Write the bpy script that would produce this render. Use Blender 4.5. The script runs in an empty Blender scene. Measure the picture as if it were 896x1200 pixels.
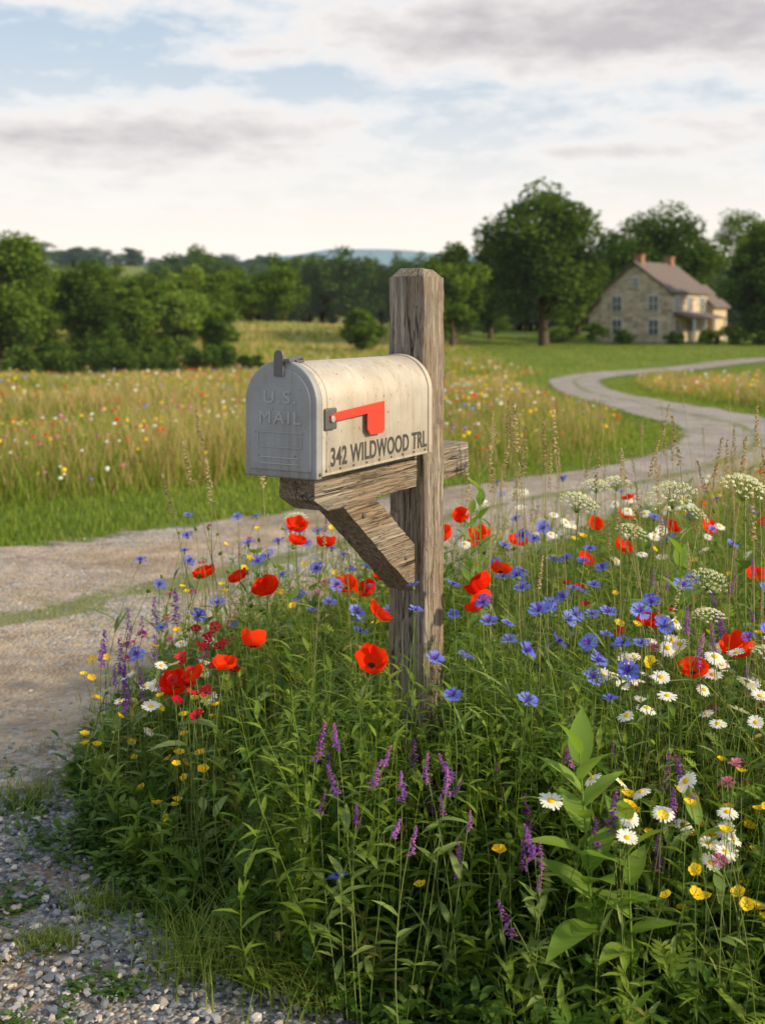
import bpy, bmesh, math, numpy as np
from mathutils import Vector, Matrix, noise as mnoise
rg = np.random.default_rng(11)
SC = bpy.context.scene
COL = SC.collection
H = 1.35
# ------------------------------------------------------------------ helpers
def new_mat(name):
    m = bpy.data.materials.new(name); m.use_nodes = True
    nt = m.node_tree; nt.nodes.clear()
    return m, nt, nt.nodes, nt.links
def N(nt, t, **kw):
    n = nt.nodes.new(t)
    for k, v in kw.items():
        if k.startswith('i_'):
            key = k[2:]
            n.inputs[int(key) if key.isdigit() else key].default_value = v
        else: setattr(n, k, v)
    return n
def math_n(nt, op, a, b=None, c=None, clamp=False):
    n = nt.nodes.new('ShaderNodeMath'); n.operation = op; n.use_clamp = clamp
    for i, v in enumerate((a, b, c)):
        if v is None: continue
        if isinstance(v, (int, float)): n.inputs[i].default_value = v
        else: nt.links.new(v, n.inputs[i])
    return n.outputs[0]
def mixc(nt, f, a, b, bt='MIX'):
    n = nt.nodes.new('ShaderNodeMix'); n.data_type = 'RGBA'; n.blend_type = bt
    for s, v in ((0, f), (6, a), (7, b)):
        if isinstance(v, (int, float)): n.inputs[s].default_value = v
        elif isinstance(v, tuple): n.inputs[s].default_value = (*v, 1) if len(v) == 3 else v
        else: nt.links.new(v, n.inputs[s])
    return n.outputs[2]
def noise_n(nt, vec, scale, detail=4, rough=.55):
    n = N(nt, 'ShaderNodeTexNoise', i_Scale=scale, i_Detail=detail, i_Roughness=rough)
    if vec is not None: nt.links.new(vec, n.inputs['Vector'])
    return n.outputs['Fac']
def ramp(nt, f, lo, hi):
    n = nt.nodes.new('ShaderNodeMapRange'); n.clamp = True
    nt.links.new(f, n.inputs[0]); n.inputs[1].default_value = lo; n.inputs[2].default_value = hi
    return n.outputs[0]
def attr(nt, name):
    return N(nt, 'ShaderNodeAttribute', attribute_name=name).outputs['Fac']

def leaf_mat(name, ca, cb, trans=.35, haze=None, rough=.55, spec=True):
    m, nt, ns, L = new_mat(name)
    out = N(nt, 'ShaderNodeOutputMaterial')
    c = mixc(nt, attr(nt, 'tint'), ca, cb)
    if spec:
        p = N(nt, 'ShaderNodeBsdfPrincipled', i_Roughness=rough)
        p.inputs['Specular IOR Level'].default_value = .3
        L.new(c, p.inputs['Base Color'])
    else:
        p = N(nt, 'ShaderNodeBsdfDiffuse'); L.new(c, p.inputs[0])
    t = N(nt, 'ShaderNodeBsdfTranslucent')
    c2 = mixc(nt, 1.0, c, (1.3, 1.25, .7), 'MULTIPLY'); L.new(c2, t.inputs[0])
    mx = N(nt, 'ShaderNodeMixShader', i_0=trans); L.new(p.outputs[0], mx.inputs[1]); L.new(t.outputs[0], mx.inputs[2])
    o = mx.outputs[0]
    if haze:  # aerial haze painted in: leaves give off a constant faint glow
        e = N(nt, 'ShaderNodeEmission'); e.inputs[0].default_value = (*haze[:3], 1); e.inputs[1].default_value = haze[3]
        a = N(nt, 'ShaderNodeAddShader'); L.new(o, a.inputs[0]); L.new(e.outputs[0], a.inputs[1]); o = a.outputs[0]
    L.new(o, out.inputs[0]); return m
def simple_mat(name, col, rough=.6, metal=0., var=.25, scale=30, bump=0.):
    m, nt, ns, L = new_mat(name)
    out = N(nt, 'ShaderNodeOutputMaterial'); p = N(nt, 'ShaderNodeBsdfPrincipled', i_Roughness=rough, i_Metallic=metal)
    tc = N(nt, 'ShaderNodeTexCoord').outputs['Object']
    n = noise_n(nt, tc, scale, 6)
    c = mixc(nt, n, tuple(x*(1-var) for x in col), tuple(min(1, x*(1+var)) for x in col))
    L.new(c, p.inputs['Base Color'])
    if bump:
        b = N(nt, 'ShaderNodeBump', i_Strength=bump, i_Distance=.01); L.new(n, b.inputs['Height']); L.new(b.outputs[0], p.inputs['Normal'])
    L.new(p.outputs[0], out.inputs[0]); return m

class T:   # template
    def __init__(s, V, F, M=None):
        s.V = np.array(V, float).reshape(-1, 3)
        s.loops = np.array([i for f in F for i in f], int); s.tot = np.array([len(f) for f in F], int)
        s.M = np.zeros(len(F), int) if M is None else (np.full(len(F), M) if isinstance(M, int) else np.array(M))
def joinT(parts):
    o = T([(0, 0, 0)], []); V = []; Lp = []; tt = []; M = []; off = 0
    for p in parts:
        V.append(p.V); Lp.append(p.loops+off); tt.append(p.tot); M.append(p.M); off += len(p.V)
    o.V = np.concatenate(V); o.loops = np.concatenate(Lp); o.tot = np.concatenate(tt); o.M = np.concatenate(M); return o
def xf(t, R=None, s=1., p=(0, 0, 0), M=None):
    o = T([(0, 0, 0)], []); V = t.V*np.array(s)
    if R is not None: V = V @ np.array(R).T
    o.V = V+np.array(p); o.loops = t.loops.copy(); o.tot = t.tot.copy(); o.M = t.M.copy() if M is None else np.full(len(t.tot), M); return o
def Rz(a):
    a = np.atleast_1d(np.asarray(a, float)); R = np.zeros((len(a), 3, 3)); c, s = np.cos(a), np.sin(a)
    R[:, 0, 0] = c; R[:, 0, 1] = -s; R[:, 1, 0] = s; R[:, 1, 1] = c; R[:, 2, 2] = 1; return R
def Rx(a):
    a = np.atleast_1d(np.asarray(a, float)); R = np.zeros((len(a), 3, 3)); c, s = np.cos(a), np.sin(a)
    R[:, 0, 0] = 1; R[:, 1, 1] = c; R[:, 1, 2] = -s; R[:, 2, 1] = s; R[:, 2, 2] = c; return R
class MB:
    def __init__(s): s.V = []; s.L = []; s.T = []; s.M = []; s.t = []; s.n = 0
    def raw(s, V, loops, tot, M, tint):
        s.V.append(V); s.L.append(loops+s.n); s.T.append(tot); s.M.append(M); s.t.append(tint); s.n += len(V)
    def inst(s, t, pos, R=None, S=None, tint=None):
        pos = np.asarray(pos, float).reshape(-1, 3); n = len(pos)
        if n == 0: return
        V = np.broadcast_to(t.V[None], (n, *t.V.shape))
        if S is not None:
            S = np.asarray(S, float)
            S = S.reshape(n, 1, -1) if S.ndim > 0 else S
            V = V*S
        if R is not None: V = np.einsum('nij,nvj->nvi', np.broadcast_to(R, (n, 3, 3)), V)
        V = V+pos[:, None, :]; k = len(t.V)
        loops = (t.loops[None]+np.arange(n)[:, None]*k).ravel()
        if tint is None: tint = rg.random(n)
        s.raw(V.reshape(-1, 3), loops, np.tile(t.tot, n), np.tile(t.M, n), np.repeat(tint, k))
    def stems(s, base, head, bend, r0, r1, mat, seg=5, tint=None):
        base = np.asarray(base, float).reshape(-1, 3); head = np.asarray(head, float).reshape(-1, 3); n = len(base)
        if n == 0: return
        ts = np.linspace(0, 1, seg+1)
        P = stemP(base, head, bend, ts)
        ang = np.array([0, 2.094, 4.189]); ring = np.stack([np.cos(ang), np.sin(ang), 0*ang], 1)
        r = (np.asarray(r0)*np.ones(n))[:, None]*(1-ts)+(np.asarray(r1)*np.ones(n))[:, None]*ts
        V = P[:, :, None, :]+ring[None, None]*r[:, :, None, None]
        F = []
        for i in range(seg):
            for j in range(3):
                a = i*3+j; b = i*3+(j+1) % 3; F.append((a, b, b+3, a+3))
        F = np.array(F); k = (seg+1)*3
        loops = (F.ravel()[None]+np.arange(n)[:, None]*k).ravel()
        if tint is None: tint = rg.random(n)
        s.raw(V.reshape(-1, 3), loops, np.full(n*len(F), 4), np.full(n*len(F), mat), np.repeat(tint, k))
    def mesh(s, name):
        V = np.concatenate(s.V); L = np.concatenate(s.L); Tt = np.concatenate(s.T); M = np.concatenate(s.M); t = np.concatenate(s.t)
        me = bpy.data.meshes.new(name); me.vertices.add(len(V)); me.vertices.foreach_set('co', V.ravel().astype(np.float32))
        me.loops.add(len(L)); me.loops.foreach_set('vertex_index', L.astype(np.int32))
        me.polygons.add(len(Tt)); st = np.concatenate([[0], np.cumsum(Tt)[:-1]])
        me.polygons.foreach_set('loop_start', st.astype(np.int32)); me.polygons.foreach_set('loop_total', Tt.astype(np.int32))
        me.polygons.foreach_set('material_index', M.astype(np.int32))
        me.polygons.foreach_set('use_smooth', np.ones(len(Tt), bool))
        a = me.attributes.new('tint', 'FLOAT', 'POINT'); a.data.foreach_set('value', t.astype(np.float32))
        me.update(); return me
    def build(s, name, mats, parent=None):
        me = s.mesh(name)
        for m in mats: me.materials.append(m)
        o = bpy.data.objects.new(name, me); COL.objects.link(o)
        if parent: o.parent = parent
        return o
def stemP(base, head, bend, ts):
    ts = np.asarray(ts)
    w = (ts-ts**2)[None, :, None]*2
    P = base[:, None]*(1-ts)[None, :, None]+head[:, None]*ts[None, :, None]
    return P+np.asarray(bend)[:, None, :]*w
def empty(name, loc=(0, 0, 0), rz=0):
    e = bpy.data.objects.new(name, None); COL.objects.link(e); e.location = loc; e.rotation_euler = (0, 0, rz); return e
def obj_from(name, V, F, mat, parent=None, smooth=False, bevel=0, seg=2):
    me = bpy.data.meshes.new(name); me.from_pydata([tuple(v) for v in V], [], F); me.update()
    bm = bmesh.new(); bm.from_mesh(me); bmesh.ops.recalc_face_normals(bm, faces=bm.faces); bm.to_mesh(me); bm.free()
    if mat: me.materials.append(mat)
    o = bpy.data.objects.new(name, me); COL.objects.link(o)
    if parent: o.parent = parent
    if smooth:
        for p in me.polygons: p.use_smooth = True
    if bevel:
        b = o.modifiers.new('b', 'BEVEL'); b.width = bevel; b.segments = seg; b.limit_method = 'ANGLE'; b.angle_limit = .6
    return o
def box(name, x0, x1, y0, y1, z0, z1, mat, parent=None, bevel=0):
    V = [(x, y, z) for x in (x0, x1) for y in (y0, y1) for z in (z0, z1)]
    F = [(0, 1, 3, 2), (4, 6, 7, 5), (0, 4, 5, 1), (2, 3, 7, 6), (0, 2, 6, 4), (1, 5, 7, 3)]
    return obj_from(name, V, F, mat, parent, bevel=bevel)
def prism_y(name, pts, y0, y1, mat, parent=None, bevel=0, smooth=False):
    n = len(pts); V = [(x, y0, z) for x, z in pts]+[(x, y1, z) for x, z in pts]
    F = [tuple(range(n)), tuple(range(2*n-1, n-1, -1))]+[(i, (i+1) % n, n+(i+1) % n, n+i) for i in range(n)]
    return obj_from(name, V, F, mat, parent, bevel=bevel, smooth=smooth)
def prism_x(name, pts, x0, x1, mat, parent=None, bevel=0):
    n = len(pts); V = [(x0, y, z) for y, z in pts]+[(x1, y, z) for y, z in pts]
    F = [tuple(range(n)), tuple(range(2*n-1, n-1, -1))]+[(i, (i+1) % n, n+(i+1) % n, n+i) for i in range(n)]
    return obj_from(name, V, F, mat, parent, bevel=bevel)

# ------------------------------------------------------------------ terrain functions
def S(t):
    t = np.clip(t, 0, 1); return t*t*(3-2*t)
def ground(X, Y):
    X = np.asarray(X, float); Y = np.asarray(Y, float)
    z = -1.6*S((Y-6)/54)+.9*S((Y-60)/90)
    z = z+1.6*np.exp(-((X+14)/20)**2-((Y-128)/26)**2)
    z = z+31*np.exp(-((X+230)/200)**2-((Y-640)/170)**2)+17*np.exp(-((X-20)/160)**2-((Y-700)/170)**2)
    z = z+.012*np.sin(X*2.1+Y*.7)*np.sin(Y*1.7)+.10*np.sin(X*.21+1)*np.sin(Y*.13)*S((Y-12)/20)
    return z
CL = np.array([(-9, -1.5), (-6, 1.2), (-3.6, 3.3), (-2.0, 4.7), (-.5, 6.4), (.9, 8.2), (2.5, 9.8), (3.95, 12.2), (4.75, 15), (4.85, 18.7), (5.1, 24), (6.0, 32), (7.5, 44), (8.9, 52), (12.2, 60), (18, 67), (26, 77), (40, 90), (55, 108)])
HW = np.array([2.1, 2.1, 2.0, 1.7, 1.25, .90, .80, .85, .9, .9, .85, .85, 1.0, 1.15, 1.2, 1.2, 1.3, 1.5, 1.6])
def catmull(P, W, n=14):
    out = []; ow = []
    for i in range(len(P)-1):
        p0, p1, p2, p3 = P[max(i-1, 0)], P[i], P[i+1], P[min(i+2, len(P)-1)]
        for k in range(n):
            t = k/n
            out.append(.5*((2*p1)+(-p0+p2)*t+(2*p0-5*p1+4*p2-p3)*t*t+(-p0+3*p1-3*p2+p3)*t**3)); ow.append(W[i]*(1-t)+W[i+1]*t)
    return np.array(out), np.array(ow)
RC, RW = catmull(CL, HW)
def road_sd(X, Y):
    X = np.asarray(X, float).ravel(); Y = np.asarray(Y, float).ravel(); d = np.full(len(X), 1e9)
    for i in range(0, len(RC)-1, 2):
        a = RC[i]; b = RC[min(i+2, len(RC)-1)]; ab = b-a
        t = np.clip(((X-a[0])*ab[0]+(Y-a[1])*ab[1])/(ab@ab), 0, 1)
        d = np.minimum(d, np.hypot(X-a[0]-t*ab[0], Y-a[1]-t*ab[1])-RW[i])
    return d
BED = np.array([(-.92, 3.35), (-.72, 2.85), (-.46, 2.5), (-.16, 2.28), (.12, 2.12), (.35, 1.95), (1.6, 1.6), (3.4, 2.0), (4.5, 4), (4.2, 6.5), (2.6, 7.2), (1.3, 6.3), (.2, 5.1), (-.5, 4.6), (-.85, 4.1)])
def bed_d(X, Y):   # positive inside
    X = np.asarray(X, float).ravel(); Y = np.asarray(Y, float).ravel(); d = np.full(len(X), 1e9); ins = np.zeros(len(X), bool)
    n = len(BED)
    for i in range(n):
        a = BED[i]; b = BED[(i+1) % n]; ab = b-a
        t = np.clip(((X-a[0])*ab[0]+(Y-a[1])*ab[1])/(ab@ab), 0, 1)
        d = np.minimum(d, np.hypot(X-a[0]-t*ab[0], Y-a[1]-t*ab[1]))
        c = ((a[1] > Y) != (b[1] > Y)) & (X < (b[0]-a[0])*(Y-a[1])/(b[1]-a[1]+1e-12)+a[0]); ins ^= c
    return np.where(ins, d, -d)

# ------------------------------------------------------------------ world / sky
sun_az = math.radians(110); sun_el = math.radians(26)    # azimuth measured from +Y toward +X
W = bpy.data.worlds.new("World"); SC.world = W; W.use_nodes = True; nt = W.node_tree; nt.nodes.clear()
out = N(nt, 'ShaderNodeOutputWorld'); bg = N(nt, 'ShaderNodeBackground'); nt.links.new(bg.outputs[0], out.inputs[0]); bg.inputs[1].default_value = .11
sky = N(nt, 'ShaderNodeTexSky'); sky.sky_type = 'NISHITA'; sky.sun_disc = False; sky.sun_elevation = sun_el; sky.sun_rotation = sun_az; sky.dust_density = 1.5
tc = N(nt, 'ShaderNodeTexCoord').outputs['Generated']
sp = N(nt, 'ShaderNodeSeparateXYZ'); nt.links.new(tc, sp.inputs[0])
az = math_n(nt, 'ARCTAN2', sp.outputs[0], sp.outputs[1]); el = math_n(nt, 'ARCSINE', sp.outputs[2])
def comb(sx, sy, oz):
    c = N(nt, 'ShaderNodeCombineXYZ'); nt.links.new(math_n(nt, 'MULTIPLY', az, sx), c.inputs[0]); nt.links.new(math_n(nt, 'MULTIPLY', el, sy), c.inputs[1]); c.inputs[2].default_value = oz; return c.outputs[0]
n1 = noise_n(nt, comb(6.5, 19, 2.3), 1, 8, .6)
n2 = noise_n(nt, comb(20, 58, 7.1), 1, 6, .62)
nz = math_n(nt, 'ADD', math_n(nt, 'MULTIPLY', n1, .60), math_n(nt, 'MULTIPLY', n2, .40))
blobs = [(-.20, .152, .17, .024, .31), (.15, .252, .24, .040, .32), (.34, .163, .09, .016, .28), (-.29, .262, .08, .010, .17), (.22, .142, .09, .009, .23), (.31, .235, .10, .03, .2), (-.12, .228, .06, .014, .19), (-.30, .215, .12, .020, -.14), (-.05, .205, .06, .012, -.1)]
tot = None
for a0, e0, sa, se, w in blobs:
    da = math_n(nt, 'DIVIDE', math_n(nt, 'SUBTRACT', az, a0), sa); de = math_n(nt, 'DIVIDE', math_n(nt, 'SUBTRACT', el, e0), se)
    d2 = math_n(nt, 'ADD', math_n(nt, 'MULTIPLY', da, da), math_n(nt, 'MULTIPLY', de, de))
    g = math_n(nt, 'MULTIPLY', math_n(nt, 'EXPONENT', math_n(nt, 'MULTIPLY', d2, -1.)), w)
    tot = g if tot is None else math_n(nt, 'ADD', tot, g)
hi = math_n(nt, 'MULTIPLY', ramp(nt, el, .3, .6), .04)
dens = math_n(nt, 'ADD', math_n(nt, 'ADD', nz, tot), hi)
cov = ramp(nt, dens, .48, .64); thick = ramp(nt, dens, .56, .90)
ccol = mixc(nt, thick, (9.5, 9.15, 8.85), (5.3, 5.0, 5.15))
skyb = mixc(nt, 1.0, sky.outputs[0], (1.2, 1.15, 1.05), 'MULTIPLY')
skyb = mixc(nt, .65, skyb, (5.2, 6.7, 8.3))
eln = math_n(nt, 'DIVIDE', math_n(nt, 'MAXIMUM', el, 0.), .165)
hz = math_n(nt, 'EXPONENT', math_n(nt, 'MULTIPLY', math_n(nt, 'MULTIPLY', eln, eln), -1.))
skyb = mixc(nt, hz, skyb, (10.4, 9.35, 8.3))
fin = mixc(nt, math_n(nt, 'MULTIPLY', cov, math_n(nt, 'SUBTRACT', .95, math_n(nt, 'MULTIPLY', math_n(nt, 'POWER', hz, 3.), .6))), skyb, ccol)
nt.links.new(fin, bg.inputs[0])
sl = bpy.data.lights.new('sun', 'SUN'); sl.energy = 5.0; sl.angle = math.radians(2.5); sl.color = (1, .81, .54)
so = bpy.data.objects.new('sun', sl); COL.objects.link(so)
tosun = Vector((math.sin(sun_az)*math.cos(sun_el), math.cos(sun_az)*math.cos(sun_el), math.sin(sun_el)))
so.rotation_euler = tosun.to_track_quat('Z', 'Y').to_euler()

# ------------------------------------------------------------------ camera
cd = bpy.data.cameras.new('camera'); cam = bpy.data.objects.new('camera', cd); COL.objects.link(cam); SC.camera = cam
cam.location = (0, 0, H); cam.rotation_euler = (math.pi/2, 0, 0)
cd.sensor_fit = 'VERTICAL'; cd.sensor_height = 36; cd.sensor_width = 27; cd.lens = 40; cd.shift_y = -(600-372)/1200
cd.clip_end = 12000; cd.clip_start = .05
cd.dof.use_dof = True; cd.dof.focus_distance = 2.5; cd.dof.aperture_fstop = 4.2
SC.view_settings.view_transform = 'Standard'; SC.view_settings.look = 'None'

# ------------------------------------------------------------------ ground sheet
th = np.concatenate([np.radians(np.arange(-32, 32, .22)), np.radians(np.arange(32, 328, 3.7))])
rr = np.concatenate([[.02], .3*np.exp(np.linspace(0, math.log(6000/.3), 430))])
A, Rr = np.meshgrid(th, rr, indexing='ij'); GX = Rr*np.sin(A); GY = Rr*np.cos(A); GZ = ground(GX, GY)
na, nr = A.shape; idx = np.arange(na*nr).reshape(na, nr)
i0 = idx[:, :-1]; i1 = idx[:, 1:]; nx0 = np.roll(idx, -1, 0)[:, :-1]; nx1 = np.roll(idx, -1, 0)[:, 1:]
F = np.stack([i0, nx0, nx1, i1], -1).reshape(-1, 4)
gm = bpy.data.meshes.new('ground'); gm.vertices.add(na*nr); gm.vertices.foreach_set('co', np.stack([GX, GY, GZ], -1).ravel().astype(np.float32))
gm.loops.add(F.size); gm.loops.foreach_set('vertex_index', F.ravel().astype(np.int32)); gm.polygons.add(len(F))
gm.polygons.foreach_set('loop_start', np.arange(0, F.size, 4).astype(np.int32)); gm.polygons.foreach_set('loop_total', np.full(len(F), 4, np.int32)); gm.polygons.foreach_set('use_smooth', np.ones(len(F), bool))
sd = road_sd(GX, GY); bd = bed_d(GX, GY)
def dryf(X, Y, sd):
    # tall meadow mask: mown verge by the track, lawn in front of the house
    verge = np.where(X < -.3, 1.2, .15+.018*Y)
    v = S((sd-verge)/(.4+.012*Y))*np.where(X < 1.5, S((Y-6)/2.5), S((Y-3)/1.5))
    lawn = S((Y-52)/14)*S((X-4)/6)
    v = v*(1-.85*lawn); return v
def fa(name, v):
    a = gm.attributes.new(name, 'FLOAT', 'POINT'); a.data.foreach_set('value', v.ravel().astype(np.float32))
fa('dry', dryf(GX.ravel(), GY.ravel(), sd))
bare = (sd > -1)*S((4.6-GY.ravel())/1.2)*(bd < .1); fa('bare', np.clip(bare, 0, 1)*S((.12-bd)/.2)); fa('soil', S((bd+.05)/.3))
fa('far', S((GY.ravel()-250)/200))
gm.update()
m, nt, ns, L = new_mat('ground_mat'); out = N(nt, 'ShaderNodeOutputMaterial'); p = N(nt, 'ShaderNodeBsdfPrincipled', i_Roughness=.95); p.inputs['Specular IOR Level'].default_value = .15
pos = N(nt, 'ShaderNodeNewGeometry').outputs['Position']
a2 = noise_n(nt, pos, 9, 6, .65); a3 = noise_n(nt, pos, .08, 5); a4 = noise_n(nt, pos, .25, 7, .65)
green = mixc(nt, a2, (.06, .11, .015), (.17, .24, .04)); green = mixc(nt, ramp(nt, a4, .42, .62), green, (.16, .20, .045))
straw = mixc(nt, a2, (.22, .22, .06), (.46, .37, .16))
dr = ramp(nt, math_n(nt, 'ADD', math_n(nt, 'MULTIPLY', attr(nt, 'dry'), 1.0), math_n(nt, 'ADD', math_n(nt, 'MULTIPLY', a4, 1.1), math_n(nt, 'MULTIPLY', a3, .8))), 1.25, 2.0)
gc = mixc(nt, dr, green, straw)
gc = mixc(nt, attr(nt, 'far'), gc, (.16, .20, .06))
vor = N(nt, 'ShaderNodeTexVoronoi', i_Scale=85.); L.new(pos, vor.inputs['Vector'])
sepc = N(nt, 'ShaderNodeSeparateColor'); L.new(vor.outputs['Color'], sepc.inputs[0])
peb = mixc(nt, sepc.outputs[0], (.10, .105, .12), (.40, .40, .41))
dirt = mixc(nt, a2, (.16, .12, .08), (.30, .23, .165))
gmix = ramp(nt, math_n(nt, 'ADD', noise_n(nt, pos, 2.2, 6, .6), math_n(nt, 'MULTIPLY', sepc.outputs[1], .25)), .48, .64)
bc = mixc(nt, gmix, dirt, peb)
bareM = ramp(nt, math_n(nt, 'ADD', attr(nt, 'bare'), math_n(nt, 'MULTIPLY', math_n(nt, 'SUBTRACT', noise_n(nt, pos, 2.7, 7, .65), .5), 1.2)), .35, .6)
c = mixc(nt, bareM, gc, bc)
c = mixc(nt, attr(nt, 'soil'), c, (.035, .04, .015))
L.new(c, p.inputs['Base Color'])
hgt = math_n(nt, 'ADD', math_n(nt, 'MULTIPLY', vor.outputs['Distance'], -1.), math_n(nt, 'MULTIPLY', a2, .8))
b = N(nt, 'ShaderNodeBump', i_Strength=.7, i_Distance=.012); L.new(hgt, b.inputs['Height']); L.new(b.outputs[0], p.inputs['Normal'])
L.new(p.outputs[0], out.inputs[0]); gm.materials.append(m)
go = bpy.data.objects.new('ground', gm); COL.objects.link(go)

# ------------------------------------------------------------------ road
nw = 22
Pn = []; ed = []
dirv = np.gradient(RC, axis=0); dirv /= np.linalg.norm(dirv, axis=1)[:, None]; nv = np.stack([-dirv[:, 1], dirv[:, 0]], 1)
for k in range(nw+1):
    u = (k/nw*2-1); q = RC+nv*(RW*u*1.14)[:, None]; Pn.append(q); ed.append(np.full(len(RC), abs(u)*1.14))
Pn = np.stack(Pn, 1); ed = np.stack(ed, 1); z = ground(Pn[..., 0], Pn[..., 1])+.006+.0006*np.maximum(Pn[..., 1], 0)
V = np.concatenate([Pn, z[..., None]], -1).reshape(-1, 3); n0 = len(RC)
F = [(i*(nw+1)+k, i*(nw+1)+k+1, (i+1)*(nw+1)+k+1, (i+1)*(nw+1)+k) for i in range(n0-1) for k in range(nw)]
m, nt, ns, L = new_mat('gravel_road_mat'); out = N(nt, 'ShaderNodeOutputMaterial'); p = N(nt, 'ShaderNodeBsdfPrincipled', i_Roughness=.95); p.inputs['Specular IOR Level'].default_value = .15
pos = N(nt, 'ShaderNodeNewGeometry').outputs['Position']
a2 = noise_n(nt, pos, 7, 8, .65); a1 = noise_n(nt, pos, 1.1, 5)
vor = N(nt, 'ShaderNodeTexVoronoi', i_Scale=60.); L.new(pos, vor.inputs['Vector']); sepc = N(nt, 'ShaderNodeSeparateColor'); L.new(vor.outputs['Color'], sepc.inputs[0])
dirt = mixc(nt, ramp(nt, a2, .3, .7), (.27, .20, .14), (.54, .43, .32)); peb = mixc(nt, sepc.outputs[0], (.15, .145, .15), (.50, .475, .45))
eg = attr(nt, 'edge')
track = math_n(nt, 'ABSOLUTE', math_n(nt, 'SUBTRACT', eg, .5))
gf = ramp(nt, math_n(nt, 'ADD', math_n(nt, 'ADD', a1, math_n(nt, 'MULTIPLY', sepc.outputs[1], .45)), math_n(nt, 'MULTIPLY', track, .35)), .74, .98)
spy = N(nt, 'ShaderNodeSeparateXYZ'); L.new(pos, spy.inputs[0])
gf = math_n(nt, 'MAXIMUM', gf, math_n(nt, 'MULTIPLY', ramp(nt, spy.outputs[1], 7, 11), .75))
c = mixc(nt, gf, dirt, peb)
c = mixc(nt, ramp(nt, noise_n(nt, pos, .9, 8, .7), .46, .62), c, mixc(nt, 1., c, (.72, .70, .67), 'MULTIPLY'))
cs = math_n(nt, 'MULTIPLY', ramp(nt, math_n(nt, 'ADD', math_n(nt, 'MULTIPLY', eg, -1.2), noise_n(nt, pos, 1.7, 10, .75)), .38, .46), .8)
c = mixc(nt, cs, c, mixc(nt, a2, (.07, .10, .02), (.22, .24, .07)))
L.new(c, p.inputs['Base Color'])
b = N(nt, 'ShaderNodeBump', i_Strength=.8, i_Distance=.014); L.new(math_n(nt, 'ADD', math_n(nt, 'MULTIPLY', vor.outputs['Distance'], -.8), math_n(nt, 'MULTIPLY', a2, 1.6)), b.inputs['Height']); L.new(b.outputs[0], p.inputs['Normal'])
tr = N(nt, 'ShaderNodeBsdfTransparent'); mx = N(nt, 'ShaderNodeMixShader')
al = ramp(nt, math_n(nt, 'ADD', eg, math_n(nt, 'MULTIPLY', math_n(nt, 'SUBTRACT', noise_n(nt, pos, 2.2, 8, .65), .5), .8)), .92, 1.02)
L.new(al, mx.inputs[0]); L.new(p.outputs[0], mx.inputs[1]); L.new(tr.outputs[0], mx.inputs[2]); L.new(mx.outputs[0], out.inputs[0])
ro = obj_from('gravel_road', V, F, m, smooth=True)
a = ro.data.attributes.new('edge', 'FLOAT', 'POINT'); a.data.foreach_set('value', ed.ravel().astype(np.float32))

# ------------------------------------------------------------------ gravel stones
def ico(j):
    bm = bmesh.new(); bmesh.ops.create_icosphere(bm, subdivisions=1, radius=1)
    r = np.random.default_rng(j)
    V = np.array([v.co[:] for v in bm.verts]); V *= (1+r.uniform(-.3, .25, (len(V), 1))); V *= np.array([1, r.uniform(.6, .9), r.uniform(.4, .7)])
    F = [tuple(v.index for v in f.verts) for f in bm.faces]; bm.free(); return T(V, F)
m, nt, ns, L = new_mat('stone_mat'); out = N(nt, 'ShaderNodeOutputMaterial'); p = N(nt, 'ShaderNodeBsdfPrincipled', i_Roughness=.8)
cr = N(nt, 'ShaderNodeValToRGB'); L.new(attr(nt, 'tint'), cr.inputs[0])
el_ = cr.color_ramp.elements; el_[0].color = (.09, .098, .12, 1); el_[1].color = (.62, .60, .57, 1)
for ps, cc in ((.3, (.17, .19, .23, 1)), (.62, (.30, .31, .335, 1)), (.8, (.40, .34, .28, 1))):
    e = el_.new(ps); e.color = cc
L.new(cr.outputs[0], p.inputs['Base Color']); L.new(p.outputs[0], out.inputs[0]); STONE = m
mb = MB()
n = 62000; Y = 1.8+6.*rg.random(n)**1.35; X = rg.uniform(-3.4, 1.0, n)
wgt = np.array([mnoise.noise(Vector((x*1.7, y*1.7, 3))) for x, y in zip(X, Y)])
keep = (bed_d(X, Y) < .06) & (rg.random(n) < np.clip((3.35-Y)*1.1+wgt*1.1, .10, 1.)) & (road_sd(X, Y) < 1.6) & ~((Y > 5) & (road_sd(X, Y) > 0))
X = X[keep]; Y = Y[keep]; n = len(X); s = (.0032+.0105*rg.random(n)**3)*np.where(Y > 3.6, .8, 1)
ids = rg.integers(0, 6, n)
tn = np.where(Y > 3.4, .45+.55*rg.random(n), rg.random(n))
for j in range(6):
    k = ids == j; nn = k.sum()
    mb.inst(ico(j), np.stack([X[k], Y[k], ground(X[k], Y[k])+.006+s[k]*.15], 1), Rz(rg.uniform(0, 6.28, nn)) @ Rx(rg.uniform(-.4, .4, nn)), np.repeat(s[k][:, None], 3, 1)*rg.uniform(.8, 1.3, (nn, 3)), tn[k])
go_ = mb.build('gravel', [STONE])
go_.data.polygons.foreach_set('use_smooth', np.zeros(len(go_.data.polygons), bool))

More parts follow.
